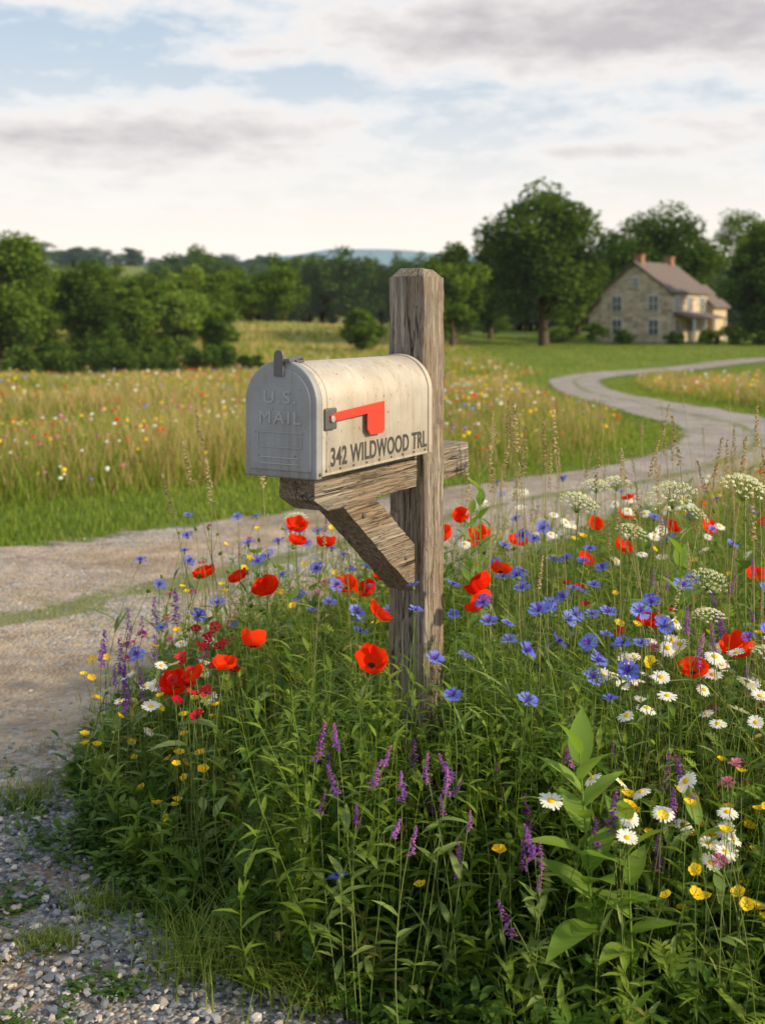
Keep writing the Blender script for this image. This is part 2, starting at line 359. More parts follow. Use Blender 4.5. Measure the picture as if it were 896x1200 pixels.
# ------------------------------------------------------------------ mailbox
def metal(name, col, rough, ribs=False, metal=.55):
    m, nt, ns, L = new_mat(name); out = N(nt, 'ShaderNodeOutputMaterial'); p = N(nt, 'ShaderNodeBsdfPrincipled', i_Metallic=metal, i_Roughness=rough)
    tc = N(nt, 'ShaderNodeTexCoord').outputs['Object']
    n1 = noise_n(nt, tc, 14, 8, .65); n2 = noise_n(nt, tc, 90, 5, .6); n5 = noise_n(nt, tc, 5, 7, .7)
    mp = N(nt, 'ShaderNodeMapping'); mp.inputs['Scale'].default_value = (30, 30, 3); L.new(tc, mp.inputs[0]); n3 = noise_n(nt, mp.outputs[0], 2, 6, .6)
    c = mixc(nt, ramp(nt, n1, .3, .75), tuple(x*.80 for x in col), tuple(x*1.06 for x in col))
    c = mixc(nt, ramp(nt, n5, .5, .72), c, tuple(x*k for x, k in zip(col, (.74, .70, .64))))
    c = mixc(nt, ramp(nt, n3, .52, .8), c, tuple(x*k for x, k in zip(col, (.66, .58, .48))))
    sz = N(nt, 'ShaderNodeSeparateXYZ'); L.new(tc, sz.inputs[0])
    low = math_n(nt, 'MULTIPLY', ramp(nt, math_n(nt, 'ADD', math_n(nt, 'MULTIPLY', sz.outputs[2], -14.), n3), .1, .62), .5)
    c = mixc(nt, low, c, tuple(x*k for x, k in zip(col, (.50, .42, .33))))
    c = mixc(nt, ramp(nt, n2, .63, .71), c, (.16, .11, .07))
    L.new(c, p.inputs['Base Color']); L.new(math_n(nt, 'ADD', math_n(nt, 'MULTIPLY', n1, .25), rough-.1), p.inputs['Roughness'])
    h = math_n(nt, 'MULTIPLY', n1, .5)
    if ribs:
        w = N(nt, 'ShaderNodeTexWave', wave_type='BANDS', bands_direction='Y'); w.inputs['Scale'].default_value = 42; L.new(tc, w.inputs[0])
        h = math_n(nt, 'ADD', math_n(nt, 'MULTIPLY', w.outputs[0], .45), h)
    b = N(nt, 'ShaderNodeBump', i_Strength=.5, i_Distance=.0024); L.new(h, b.inputs['Height']); L.new(b.outputs[0], p.inputs['Normal'])
    L.new(p.outputs[0], out.inputs[0]); return m
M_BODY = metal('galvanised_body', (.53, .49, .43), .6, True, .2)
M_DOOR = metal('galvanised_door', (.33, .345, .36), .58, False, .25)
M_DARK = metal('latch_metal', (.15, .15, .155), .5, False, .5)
M_RED = simple_mat('flag_red_paint', (.70, .04, .018), .5, 0, .15, 60)
M_BLK = simple_mat('letter_black_paint', (.045, .042, .04), .7, 0, .3, 90)
mbx = empty('mailbox', (-.195, 2.239, 1.04), math.radians(-29.4))
LB = .48; Wd = .08; Hs = .142
def arch(w, hs, zb=0, n=28):
    return [(-w, zb)]+[(-w*math.cos(a), hs+w*math.sin(a)) for a in np.linspace(0, math.pi, n)]+[(w, zb)]
pts = arch(Wd, Hs, 0, 36)
o = prism_y('body', pts, 0, LB, M_BODY, mbx)
for pl in o.data.polygons: pl.use_smooth = len(pl.vertices) == 4
o.modifiers.new('b', 'BEVEL').width = .0015; o.modifiers['b'].limit_method = 'ANGLE'; o.modifiers['b'].angle_limit = .8
def arch_band(name, w, hs, th, y0, y1, mat):
    a = arch(w+th, hs); b = arch(w-.001, hs); n = len(a)
    V = [(x, y0, z) for x, z in a]+[(x, y1, z) for x, z in a]+[(x, y0, z) for x, z in b]+[(x, y1, z) for x, z in b]; F = []
    for i in range(n-1):
        F += [(i, i+1, n+i+1, n+i), (2*n+i, 3*n+i, 3*n+i+1, 2*n+i+1), (i, 2*n+i, 2*n+i+1, i+1), (n+i, n+i+1, 3*n+i+1, 3*n+i)]
    F += [(0, n, 3*n, 2*n), (n-1, 3*n-1, 4*n-1, 2*n-1)]
    return obj_from(name, V, F, mat, mbx, bevel=.001)
arch_band('front_rim', Wd, Hs, .0035, .012, .022, M_BODY)
arch_band('rear_rim', Wd, Hs, .0035, LB-.014, LB+.002, M_BODY)
arch_band('seam_bead', Wd, Hs, .0015, .034, .037, M_BODY)
box('base_flange', -Wd-.002, Wd+.002, .024, LB-.016, .0, .005, M_BODY, mbx, .001)
prism_y('door', arch(Wd+.005, Hs, -.004, 36), -.010, .010, M_DOOR, mbx, bevel=.003)
prism_y('door_panel', arch(Wd-.008, Hs-.002, .010, 36), -.0125, -.009, M_DOOR, mbx, bevel=.0015)
def text(name, body, size, loc, rot, mat, ext=.0006, sx=1., off=0., align='CENTER', sp=1.):
    c = bpy.data.curves.new(name, 'FONT'); c.body = body; c.size = size; c.extrude = ext; c.offset = off; c.align_x = align; c.space_character = sp
    if ext > .001: c.bevel_depth = .0004; c.bevel_resolution = 1
    o = bpy.data.objects.new(name, c); COL.objects.link(o); o.location = loc; o.rotation_euler = rot; o.scale = (sx, 1, 1); o.parent = mbx
    c.materials.append(mat); return o
M_EMB = simple_mat('embossed_metal', (.36, .375, .39), .5, .25, .15, 60)
fr = (math.pi/2, 0, 0); sr = (math.pi/2, 0, math.pi/2)
text('embossed_us', 'U.S.', .035, (0, -.0126, .142), fr, M_EMB, .0014, 1.15, 0, sp=1.25)
text('embossed_mail', 'MAIL', .035, (0, -.0126, .102), fr, M_EMB, .0014, 1.15, 0, sp=1.2)
for nm, x0, x1, z0, z1 in (('plate_top', -.052, .052, .084, .0855), ('plate_bottom', -.052, .052, .055, .0565), ('plate_l', -.052, -.0505, .0565, .084), ('plate_r', .0505, .052, .0565, .084), ('ridge_1', -.045, .045, .034, .0365), ('ridge_2', -.045, .045, .022, .0245)):
    box(nm, x0, x1, -.0142, -.012, z0, z1, M_EMB, mbx, .0005)
tt = text('address_lettering', '342 WILDWOOD TRL', .0515, (Wd+.0006, .046, .0165), sr, M_BLK, .0003, 1., .0011, 'LEFT', 1.05)
bpy.context.view_layer.update()
tt.scale = (.412/max(tt.dimensions.x, .01), 1, 1)
prism_y('latch_tab', [(-.011, .195), (.011, .195), (.011, .236), (.008, .244), (0, .247), (-.008, .244), (-.011, .236)], -.0175, -.0130, M_DARK, mbx, bevel=.001)
prism_x('latch_hook', [(-.016, .222), (.03, .2285), (.034, .224), (.036, .232), (.030, .2345), (-.016, .229)], .010, .026, M_DARK, mbx, bevel=.001)
box('latch_base', -.014, .030, .004, .03, .221, .2265, M_DARK, mbx, .001)
def cyl(name, p0, axis, r, l, mat, parent, seg=16):
    V = []; a = np.linspace(0, 2*math.pi, seg, endpoint=False)
    for e in (0, l):
        for t in a:
            c, s = r*math.cos(t), r*math.sin(t)
            d = {'x': (e, c, s), 'y': (c, e, s), 'z': (c, s, e)}[axis]; V.append((p0[0]+d[0], p0[1]+d[1], p0[2]+d[2]))
    F = [tuple(range(seg)), tuple(range(2*seg-1, seg-1, -1))]+[(i, (i+1) % seg, seg+(i+1) % seg, seg+i) for i in range(seg)]
    return obj_from(name, V, F, mat, parent, bevel=r*.25)
cyl('hinge_pin', (-Wd-.008, 0, .006), 'x', .0035, 2*Wd+.016, M_DARK, mbx)
for i, y in enumerate(np.linspace(.03, LB-.03, 9)): cyl('rivet_%d' % i, (Wd, y, .0095), 'x', .0028, .0022, M_DARK, mbx, 10)
box('flag_bracket', Wd-.001, Wd+.009, .016, .058, .090, .132, M_DARK, mbx, .0025)
cyl('flag_pivot', (Wd+.008, .037, .111), 'x', .007, .006, M_EMB, mbx)
prism_x('flag_arm', [(.030, .106), (.172, .112), (.172, .079), (.184, .067), (.236, .067), (.243, .074), (.243, .134), (.060, .124), (.030, .118)], Wd+.0095, Wd+.0125, M_RED, mbx, bevel=.0008)
# ------------------------------------------------------------------ wood post, arm, brace
def wood(name, axis):
    m, nt, ns, L = new_mat(name); out = N(nt, 'ShaderNodeOutputMaterial'); p = N(nt, 'ShaderNodeBsdfPrincipled', i_Roughness=.85); p.inputs['Specular IOR Level'].default_value = .2
    tc = N(nt, 'ShaderNodeTexCoord').outputs['Object']
    def mp(k, l, rot=0):
        n = N(nt, 'ShaderNodeMapping'); n.vector_type = 'POINT'
        sc = [k, k, k]; sc['xyz'.index(axis)] = l; n.inputs['Scale'].default_value = sc; L.new(tc, n.inputs[0]); return n.outputs[0]
    n1 = noise_n(nt, mp(110, 3.0), 1, 9, .7); n2 = noise_n(nt, mp(200, 5), 1, 5, .6); n3 = noise_n(nt, mp(9, 3.5), 1, 7, .65); n4 = noise_n(nt, mp(45, 1.5), 1, 4, .5)
    c = mixc(nt, ramp(nt, n1, .32, .68), (.10, .068, .042), (.38, .28, .185))
    c = mixc(nt, ramp(nt, n3, .38, .62), c, mixc(nt, ramp(nt, n2, .3, .7), (.14, .125, .10), (.42, .37, .305)))
    crack = ramp(nt, math_n(nt, 'ABSOLUTE', math_n(nt, 'SUBTRACT', n4, .47)), .0, .018)
    crack2 = ramp(nt, math_n(nt, 'ABSOLUTE', math_n(nt, 'SUBTRACT', n2, .5)), .0, .02)
    gate = ramp(nt, noise_n(nt, mp(22, 2.), 1, 3), .47, .57)
    ck = math_n(nt, 'MULTIPLY', math_n(nt, 'MAXIMUM', crack, gate), math_n(nt, 'ADD', math_n(nt, 'MULTIPLY', crack2, .4), .6))
    c = mixc(nt, ck, (.022, .015, .010), c); L.new(c, p.inputs['Base Color'])
    h = math_n(nt, 'ADD', math_n(nt, 'MULTIPLY', ck, 1.), math_n(nt, 'MULTIPLY', n1, 1.2))
    b = N(nt, 'ShaderNodeBump', i_Strength=.9, i_Distance=.0045); L.new(h, b.inputs['Height']); L.new(b.outputs[0], p.inputs['Normal'])
    L.new(p.outputs[0], out.inputs[0]); return m
def beam(name, pts, e0, e1, axis, mat, parent, cuts=40, amp=.0022, bev=.005):
    n = len(pts); V = []
    for e in np.linspace(e0, e1, cuts+1):
        for a_, b_ in pts:
            V.append({'z': (a_, b_, e), 'y': (a_, e, b_), 'x': (e, a_, b_)}[axis])
    F = [tuple(range(n)), tuple(range((cuts+1)*n-1, cuts*n-1, -1))]
    for k in range(cuts):
        for i in range(n): F.append((k*n+i, k*n+(i+1) % n, (k+1)*n+(i+1) % n, (k+1)*n+i))
    VV = []
    for v in V:
        q = Vector(v); d = mnoise.noise_vector(q*9)*amp+mnoise.noise_vector(q*40)*amp*.5
        if abs(v['xyz'.index(axis)]-e0) < 1e-6 or abs(v['xyz'.index(axis)]-e1) < 1e-6: d *= .5
        VV.append(q+d)
    return obj_from(name, VV, F, mat, parent, bevel=0)
def sq(h, ch=.006, k=5):
    P = []; c = [(-h, -h), (h, -h), (h, h), (-h, h)]
    for i in range(4):
        a = np.array(c[i]); b = np.array(c[(i+1) % 4]); d = (b-a)/np.linalg.norm(b-a)
        for t in np.linspace(0, 1, k+1): P.append(tuple((a+d*ch)*(1-t)+(b-d*ch)*t))
    return P
mpost = empty('mailbox_post', (-.195, 2.239, 0), math.radians(-29.4))
WZ = wood('weathered_wood_post', 'z'); WY = wood('weathered_wood_arm', 'y')
po = beam('post', sq(.0495), -.3, 1.445, 'z', WZ, mpost, 140, .0035)
for v in po.data.vertices: v.co.x += .014; v.co.y += .537
h = .0475; V = [(-h, -h, 1.444), (h, -h, 1.444), (h, h, 1.444), (-h, h, 1.444)]+[(-h*.62, -h*.62, 1.466), (h*.62, -h*.62, 1.466), (h*.62, h*.62, 1.464), (-h*.62, h*.62, 1.465)]
cp = obj_from('post_cap', [(x+.014, y+.537, z) for x, y, z in V], [(0, 1, 2, 3), (4, 5, 6, 7), (0, 1, 5, 4), (1, 2, 6, 5), (2, 3, 7, 6), (3, 0, 4, 7)], WZ, mpost, bevel=.004)
ar = [(-.041, .958), (.0, .9575), (.041, .958), (.0425, .995), (.041, 1.034), (0, 1.035), (-.041, 1.034), (-.0425, .995)]
ao = beam('arm', ar, .048, .485, 'y', WY, mpost, 40, .002)
for v in ao.data.vertices:
    if v.co.y < .10 and v.co.z < .99: v.co.z += (.10-v.co.y)*.55
ao2 = beam('arm_tail', ar, .588, .765, 'y', WY, mpost, 16, .002)
bt = box('shelf_board', -.060, .060, .03, .476, 1.0368, 1.0392, WY, mpost)
bo = beam('brace', [(-.036, -.036), (0, -.037), (.036, -.036), (.037, 0), (.036, .036), (0, .037), (-.036, .036), (-.037, 0)], 0, 1, 'y', WY, mpost, 24, .002)
for v in bo.data.vertices:
    t = v.co.y; zz = v.co.z/.036
    lo0 = Vector((0, .165, .957)); lo1 = Vector((0, .4865, .715)); up0 = Vector((0, .30, .957)); up1 = Vector((0, .4865, .822))
    a_ = lo0.lerp(lo1, t); b_ = up0.lerp(up1, t); q = a_.lerp(b_, (zz+1)/2); v.co = Vector((v.co.x, q.y, q.z))
for i, (y, z) in enumerate(((.25, .925), (.44, .80))): cyl('bolt_%d' % i, (.036, y, z), 'x', .006, .004, M_DARK, mpost, 8)

# ------------------------------------------------------------------ plant templates
def leafT(w=.16, droop=.35, seg=4, fold=.25, mat=0, point=1.):
    V = []; F = []
    for i in range(seg+1):
        t = i/seg; ww = w*math.sin(math.pi*min(1, (t*.93+.06)**(.8)))**point if i < seg else .002
        z = -droop*t*t; V += [(-ww, t, z+ww*fold), (0, t, z), (ww, t, z+ww*fold)]
    for i in range(seg):
        a = i*3; F += [(a, a+1, a+4, a+3), (a+1, a+2, a+5, a+4)]
    return T(V, F, mat)
def lobedT(mat=0):   # deeply cut leaf: midrib blade with side lobes
    P = [leafT(.06, .35, 4, .2, mat)]
    for i, t in enumerate((.25, .42, .58, .73)):
        for sg in (1, -1):
            P.append(xf(leafT(.16, .1, 3, .2, mat), Rz(-sg*.95)[0], .42*(1.15-t*.7), (0, t, -.35*t*t)))
    return joinT(P)
def bladeT(seg=4, mat=0):
    V = []; F = []
    for i in range(seg+1):
        t = i/seg; w = (1-t**1.6)*.5+.02; V += [(-w, t*t, t-.25*t*t), (w, t*t, t-.25*t*t)]
    for i in range(seg): a = 2*i; F.append((a, a+1, a+3, a+2))
    return T(V, F, mat)
def petal_fan(r0, r1, a0, a1, zf, nr_=4, na_=7, mat=0, ruff=0, seed=0, rf=None):
    r = np.random.default_rng(seed); V = []; F = []; ph = r.uniform(0, 6, 3)
    for i in range(nr_+1):
        t = i/nr_
        for j in range(na_+1):
            u = j/na_; edge = 1-.18*abs(2*u-1)**3; tt_ = t if rf is None else rf(t); rad = r0+(r1-r0)*tt_*edge
            am = (a0+a1)/2; wd = (a1-a0)/2*(.45+.55*t**.6); a = am+wd*(2*u-1)
            z = zf(t)+ruff*t*t*(math.sin(9*u+ph[0])+.6*math.sin(17*u+ph[1]))
            rad *= 1+.5*ruff*t*math.sin(13*u+ph[2])
            V.append((rad*math.cos(a), rad*math.sin(a), z))
    for i in range(nr_):
        for j in range(na_): q = i*(na_+1)+j; F.append((q, q+1, q+na_+2, q+na_+1))
    return T(V, F, mat)
def domeT(r, h, z0=0, mat=0, rings=4, seg=8, full=False):
    V = []; F = []; e = math.pi if full else math.pi/2
    for i in range(rings+1):
        a = e*i/rings
        for j in range(seg): b = 2*math.pi*j/seg; V.append((r*math.sin(a)*math.cos(b)+1e-4*math.cos(b), r*math.sin(a)*math.sin(b)+1e-4*math.sin(b), z0+h*math.cos(a)))
    for i in range(rings):
        for j in range(seg): F.append((i*seg+j, i*seg+(j+1) % seg, (i+1)*seg+(j+1) % seg, (i+1)*seg+j))
    return T(V, F, mat)
def poppyT(seed, cup):
    P = []
    for k, (a, rr_, zz) in enumerate(((0, 1., 0), (math.pi, 1., 0), (math.pi/2, .90, .05), (-math.pi/2, .90, .05))):
        P.append(petal_fan(.05, rr_, a-1.15, a+1.15, lambda t, zz=zz: zz+cup*t**2.2, 6, 11, 1, .085, seed*7+k, rf=lambda t, c=cup: math.sin(t*math.pi/2*(.75+.35*c))))
    P.append(domeT(.13, .2, .02, 2)); P.append(domeT(.26, .05, .03, 2, 2, 10)); return joinT(P)
def cornT(seed):
    r = np.random.default_rng(seed); P = []
    for k in range(11):
        a = 2*math.pi*k/11+r.uniform(-.15, .15); up = r.uniform(.15, .5); L1 = r.uniform(.85, 1.05)
        V = [(.12, -.04, 0), (.12, .04, 0), (L1*.6, -.12, up*.6), (L1*.6, .12, up*.6)]
        for q, (yy, ll) in enumerate(((-.30, .88), (-.17, .78), (-.08, 1.03), (.02, .82), (.12, 1.0), (.2, .78), (.30, .88))): V.append((L1*ll, yy, up*(.8+.2*r.random())))
        F = [(0, 1, 3, 2), (2, 5, 4), (2, 3, 7), (2, 6, 5), (2, 7, 6), (3, 8, 7), (3, 9, 8), (3, 10, 9)]
        P.append(xf(T(V, F, 1), Rz(a)[0]))
    for k in range(22):
        a = r.uniform(0, 6.28); s_ = r.uniform(.15, .5); V = [(0, -.04, 0), (0, .04, 0), (s_, .05, .35), (s_, -.05, .38), (s_*1.15, 0, .5)]
        P.append(xf(T(V, [(0, 1, 2, 3), (3, 2, 4)], 2), Rz(a)[0]))
    P.append(domeT(.2, .28, -.22, 0, 5, 7, True)); return joinT(P)
def daisyT(seed):
    r = np.random.default_rng(seed); P = []; n = 19; dr_ = r.uniform(-.25, .15)
    for k in range(n):
        a = 2*math.pi*k/n+r.uniform(-.08, .08); L1 = r.uniform(.9, 1.05); d = dr_+r.uniform(-.08, .08)
        V = [(.2, -.05, .02), (.2, .05, .02), (.6, -.125, .08+d*.3), (.6, .125, .08+d*.3), (.92*L1, -.10, .05+d), (.92*L1, .10, .05+d), (L1, 0, .03+d)]
        P.append(xf(T(V, [(0, 1, 3, 2), (2, 3, 5, 4), (4, 5, 6)], 1), Rz(a)[0]))
    P.append(domeT(.30, .16, .02, 2, 4, 12)); P.append(domeT(.2, -.12, 0, 0, 3, 8)); return joinT(P)
def butterT(seed):
    P = [petal_fan(.03, 1, a-.62, a+.62, lambda t: .55*t**1.6, 3, 4, 1, .03, seed+int(a*10)) for a in np.arange(5)*2*math.pi/5]
    P.append(domeT(.2, .2, .03, 2, 3, 7)); return joinT(P)
def spikeT(seed, n=70, rad=.12):
    r = np.random.default_rng(seed); P = []
    for k in range(n):
        t = (k+r.random())/n; a = r.uniform(0, 6.28); R0 = rad*(1-.75*t**1.5)*r.uniform(.7, 1.3)
        V = [(0, -.012, t), (0, .012, t), (R0*.6, .03, t+.02), (R0*.6, -.03, t+.02), (R0, .022, t-.012), (R0, -.022, t-.012), (R0*1.02, 0, t+.03)]
        P.append(xf(T(V, [(0, 1, 2, 3), (3, 2, 4, 5), (3, 2, 6)], 1 if r.random() < .8 else 2), Rz(a)[0]))
    return joinT(P)
def umbelT(seed):
    r = np.random.default_rng(seed); P = []
    for k in range(48):
        q = math.sqrt((k+.5)/48); a = k*2.39996; x, y = q*math.cos(a), q*math.sin(a); z = .46*(1-q*q)+r.uniform(-.04, .04)
        P.append(T([(0, 0, -.5), (.014, .0, -.5), (x+.014, y, z-.02), (x, y, z-.02)], [(0, 1, 2, 3)], 0))
        for j in range(18):
            d = r.normal(size=3); d /= np.linalg.norm(d); d[2] = abs(d[2]); s_ = r.uniform(.024, .040); c0 = np.array([x, y, z])+d*np.array([.10, .10, .06])
            u_ = np.cross(d, r.normal(size=3)); u_ /= np.linalg.norm(u_); w_ = np.cross(d, u_)
            P.append(T([c0-u_*s_, c0-w_*s_, c0+u_*s_, c0+w_*s_], [(0, 1, 2, 3)], 1))
    return joinT(P)
def ballT(seed, n=45):
    r = np.random.default_rng(seed); P = []
    for k in range(n):
        d = r.normal(size=3); d /= np.linalg.norm(d); d[2] = abs(d[2])*.9-.15; s_ = np.cross(d, (0, 0, 1.)); s_ /= np.linalg.norm(s_)+1e-6
        a = d*.35; b_ = d*1.; V = [a-s_*.06, a+s_*.06, b_+s_*.13, b_-s_*.13, b_*1.12]; P.append(T(V, [(0, 1, 2, 3), (3, 2, 4)], 1))
    return joinT(P)

G1 = leaf_mat('foliage_green', (.065, .15, .016), (.27, .38, .05), .45)
G2 = leaf_mat('foliage_dark', (.036, .10, .016), (.14, .24, .035), .38)
G3 = leaf_mat('grass_green', (.10, .18, .024), (.32, .38, .08), .45)
G5 = leaf_mat('foliage_yellowing', (.24, .28, .05), (.44, .36, .12), .4)
GY_ = leaf_mat('grass_straw', (.22, .17, .07), (.42, .34, .17), .35)
G4 = leaf_mat('broad_leaf', (.15, .29, .035), (.27, .40, .07), .45)
STM = leaf_mat('stem_green', (.11, .18, .035), (.22, .29, .08), .15)
RED = leaf_mat('poppy_petal', (.74, .022, .006), (.88, .07, .014), .4, spec=False); BLK = simple_mat('poppy_centre', (.02, .02, .015), .8)
BLU = leaf_mat('cornflower_petal', (.14, .18, .80), (.26, .33, .92), .35, spec=False); BL2 = leaf_mat('cornflower_centre', (.12, .06, .48), (.22, .12, .60), .2, spec=False)
WHT = leaf_mat('daisy_petal', (.78, .78, .75), (.86, .86, .83), .25, spec=False); YEL = leaf_mat('yellow_centre', (.75, .42, .01), (.85, .55, .02), .1, spec=False)
YLP = leaf_mat('buttercup_petal', (.88, .56, .01), (.92, .68, .02), .3)
PUR = leaf_mat('salvia_petal', (.20, .07, .42), (.46, .18, .66), .3, spec=False); PU2 = leaf_mat('salvia_calyx', (.14, .04, .16), (.3, .1, .3), .2, spec=False)
PNK = leaf_mat('clover_petal', (.45, .10, .25), (.65, .25, .42), .3, spec=False)
UMB = leaf_mat('umbel_white', (.74, .77, .60), (.86, .88, .74), .35, spec=False)

hb = lambda X, Y: .17+.44*S(bed_d(X, Y)/.62)
def sample_bed(n, x0=-1.1, x1=4.3, y0=1.5, y1=7.0, dmin=0.0):
    out = np.zeros((0, 2))
    while len(out) < n:
        X = rg.uniform(x0, x1, n*2); Y = rg.uniform(y0, y1, n*2)
        k = (bed_d(X, Y) > dmin) & (rg.random(n*2) < np.clip(1.25-.24*np.maximum(Y-2.6, 0)-.3*np.maximum(X-1.2, 0), .10, 1)) & (np.hypot((X), (Y)) > 1.8)
        out = np.concatenate([out, np.stack([X[k], Y[k]], 1)])
    return out[:n]
def leafy(mb, XY, hgt, nl, llen, leaf, mat_r0=.0016, lean=.10, tintb=None, pitch=(.2, 1.0)):
    n = len(XY); base = np.stack([XY[:, 0], XY[:, 1], ground(XY[:, 0], XY[:, 1])], 1)
    head = base+np.stack([rg.normal(0, lean, n)*hgt*2, rg.normal(0, lean, n)*hgt*2, hgt], 1); bend = np.stack([rg.normal(0, .05, n), rg.normal(0, .05, n), np.zeros(n)], 1)
    tint = rg.random(n) if tintb is None else tintb
    mb.stems(base, head, bend, mat_r0, mat_r0*.5, 0, 5, tint)
    tl = (np.arange(nl)+.5)/nl*.92+.06
    for k in range(nl):
        t = np.clip(tl[k]+rg.normal(0, .03, n), .03, 1)
        w = (t-t*t)*2; P = base*(1-t)[:, None]+head*t[:, None]+bend*w[:, None]
        yaw = k*2.4+rg.uniform(0, 6.28, n); pi_ = rg.uniform(*pitch, n); s_ = llen*(1-.45*t)*rg.uniform(.6, 1.3, n)
        mb.inst(leaf, P, Rz(yaw) @ Rx(pi_), np.repeat(s_[:, None], 3, 1), np.clip(tint+rg.normal(0, .15, n), 0, 1))
hbf = lambda XY: hb(XY[:, 0], XY[:, 1])
mb = MB()
XY = sample_bed(2300, dmin=.03); leafy(mb, XY, hbf(XY)*rg.uniform(.45, 1.0, len(XY)), 15, .078, leafT(.13, .35, 3, .3, 0))
XY = sample_bed(1500, dmin=.08); leafy(mb, XY, hbf(XY)*rg.uniform(.6, 1.12, len(XY)), 14, .085, leafT(.05, .25, 3, .3, 0))
XY = sample_bed(620, dmin=.05, y1=4.6); leafy(mb, XY, hbf(XY)*rg.uniform(.5, .95, len(XY)), 11, .10, lobedT(), lean=.14)
q = 420; XY = np.stack([rg.uniform(-.25, .50, q), rg.uniform(2.28, 2.75, q)], 1); leafy(mb, XY, rg.uniform(.40, .64, q), 16, .072, leafT(.12, .35, 3, .3, 0), lean=.07)
mb.build('wildflower_foliage', [G1])
mb = MB()
XY = sample_bed(260, dmin=.02, y1=4.5); leafy(mb, XY, hbf(XY)*rg.uniform(.4, 1.15, len(XY)), 12, .07, leafT(.12, .5, 3, .4, 0), lean=.14)
mb.build('yellowing_foliage', [G5])
mb = MB()
XY = sample_bed(3600, dmin=-.0); leafy(mb, XY, np.minimum(hbf(XY)*.5, .26)*rg.uniform(.4, 1.1, len(XY)), 9, .048, leafT(.27, .3, 3, .2, 0), lean=.3)
XY = sample_bed(1900, dmin=-.0, y1=3.6); leafy(mb, XY, np.minimum(hbf(XY)*.6, .30)*rg.uniform(.5, 1.1, len(XY)), 9, .062, leafT(.22, .3, 4, .2, 0), lean=.2)
mb.build('undergrowth', [G2])
mb = MB()
def blades(mb, XY, h, w, lean=.35, mat=None, tint=None):
    n = len(XY); S_ = np.stack([w*np.ones(n), h*rg.uniform(.1, .9, n)*lean*2, h], 1)
    mb.inst(bladeT(4, 0), np.stack([XY[:, 0], XY[:, 1], ground(XY[:, 0], XY[:, 1])], 1), Rz(rg.uniform(0, 6.28, n)), S_, tint)
XY = sample_bed(11000, dmin=.02); blades(mb, XY, hbf(XY)*rg.uniform(.4, 1.2, len(XY)), rg.uniform(.0025, .006, len(XY)))
XY = sample_bed(260, dmin=.02, y1=3.2); blades(mb, XY, hbf(XY)*rg.uniform(.9, 1.35, len(XY)), rg.uniform(.008, .013, len(XY)), .6)
n = 16000; X = rg.uniform(-1.6, 1., n); Y = rg.uniform(1.9, 5.6, n); d = bed_d(X, Y); pr = np.array([mnoise.noise(Vector((x*3.1, y*3.1, 9))) for x, y in zip(X, Y)])
k = (d < .06) & (d > -.30) & (rg.random(n) < np.clip(1+d*4.2, 0, 1)) & (pr > -.1-d*.2) ; XYf = np.stack([X[k], Y[k]], 1)
blades(mb, XYf, rg.uniform(.02, .08, k.sum())*(1+.5*(Y[k] < 2.9)), .0035, .6)
for cx, cy, r_, hh in ((-.38, 2.38, .09, .15), (-.23, 2.34, .07, .16), (-.12, 2.25, .06, .12), (-1.45, 3.55, .14, .04), (-1.2, 3.35, .10, .03), (-1.0, 3.2, .10, .05), (-.72, 2.45, .05, .04), (-.64, 2.62, .07, .05), (-1.75, 3.7, .2, .04), (-1.3, 3.5, .2, .03), (-1.5, 5.4, .35, .04), (-2.0, 4.8, .3, .03), (-1.1, 5.0, .25, .035), (-.9, 5.6, .3, .04), (-2.4, 4.4, .25, .03)):
    q = 360; xy = np.stack([rg.normal(cx, r_*.6, q), rg.normal(cy, r_*.5, q)], 1); blades(mb, xy, hh*rg.uniform(.3, 1.2, q), .003, .8)
mb.build('grass_clump', [G3])
mb = MB()
q = 340; ang = rg.uniform(0, 1, q); X = -.84+.95*ang+rg.normal(0, .05, q); Y = 2.98-.82*ang+rg.normal(0, .07, q); k = bed_d(X, Y) > -.16
XY = np.stack([X[k], Y[k]], 1); leafy(mb, XY, rg.uniform(.02, .09, len(XY)), 8, .03, leafT(.3, .3, 3, .2, 0), lean=.5, pitch=(0, .6))
for cx, cy in ((-.98, 3.1), (-1.2, 3.35), (-.85, 2.62), (-.55, 2.28), (-1.5, 3.5), (-.70, 2.15)):
    q = 24; XY = np.stack([rg.normal(cx, .045, q), rg.normal(cy, .035, q)], 1); leafy(mb, XY, rg.uniform(.01, .03, q), 6, .024, leafT(.3, .2, 3, .2, 0), lean=.6, pitch=(0, .4))
mb.build('gravel_weeds', [G2])
# --- tall seed grasses
mb = MB()
seedT = spikeT(5, 44, .085)
def seedgrass(base, head, sl, r0=.0014):
    base = np.array(base); head = np.array(head); n = len(base); bend = np.stack([rg.normal(0, .03, n), rg.normal(0, .03, n), np.full(n, .08)], 1)
    mb.stems(base, head, bend, r0, r0*.6, 0, 7)
    d = head-base; d /= np.linalg.norm(d, axis=1)[:, None]; yaw = np.arctan2(d[:, 1], d[:, 0]); tilt = np.arccos(d[:, 2])
    R = Rz(yaw-math.pi/2) @ Rx(-tilt*1.5); mb.inst(seedT, head, R, np.repeat(np.asarray(sl)[:, None], 3, 1))
B = [(-.42, 3.1, 0), (-.40, 3.12, 0), (-.38, 3.0, 0), (-.36, 3.2, 0), (-.3, 3.2, 0), (.38, 2.85, 0), (.42, 2.8, 0), (.46, 2.9, 0), (.30, 2.8, 0), (.34, 2.9, 0), (.25, 2.9, 0), (.95, 3.1, 0), (1.1, 3.2, 0), (.85, 3.3, 0), (.9, 2.7, 0), (1.0, 2.8, 0)]
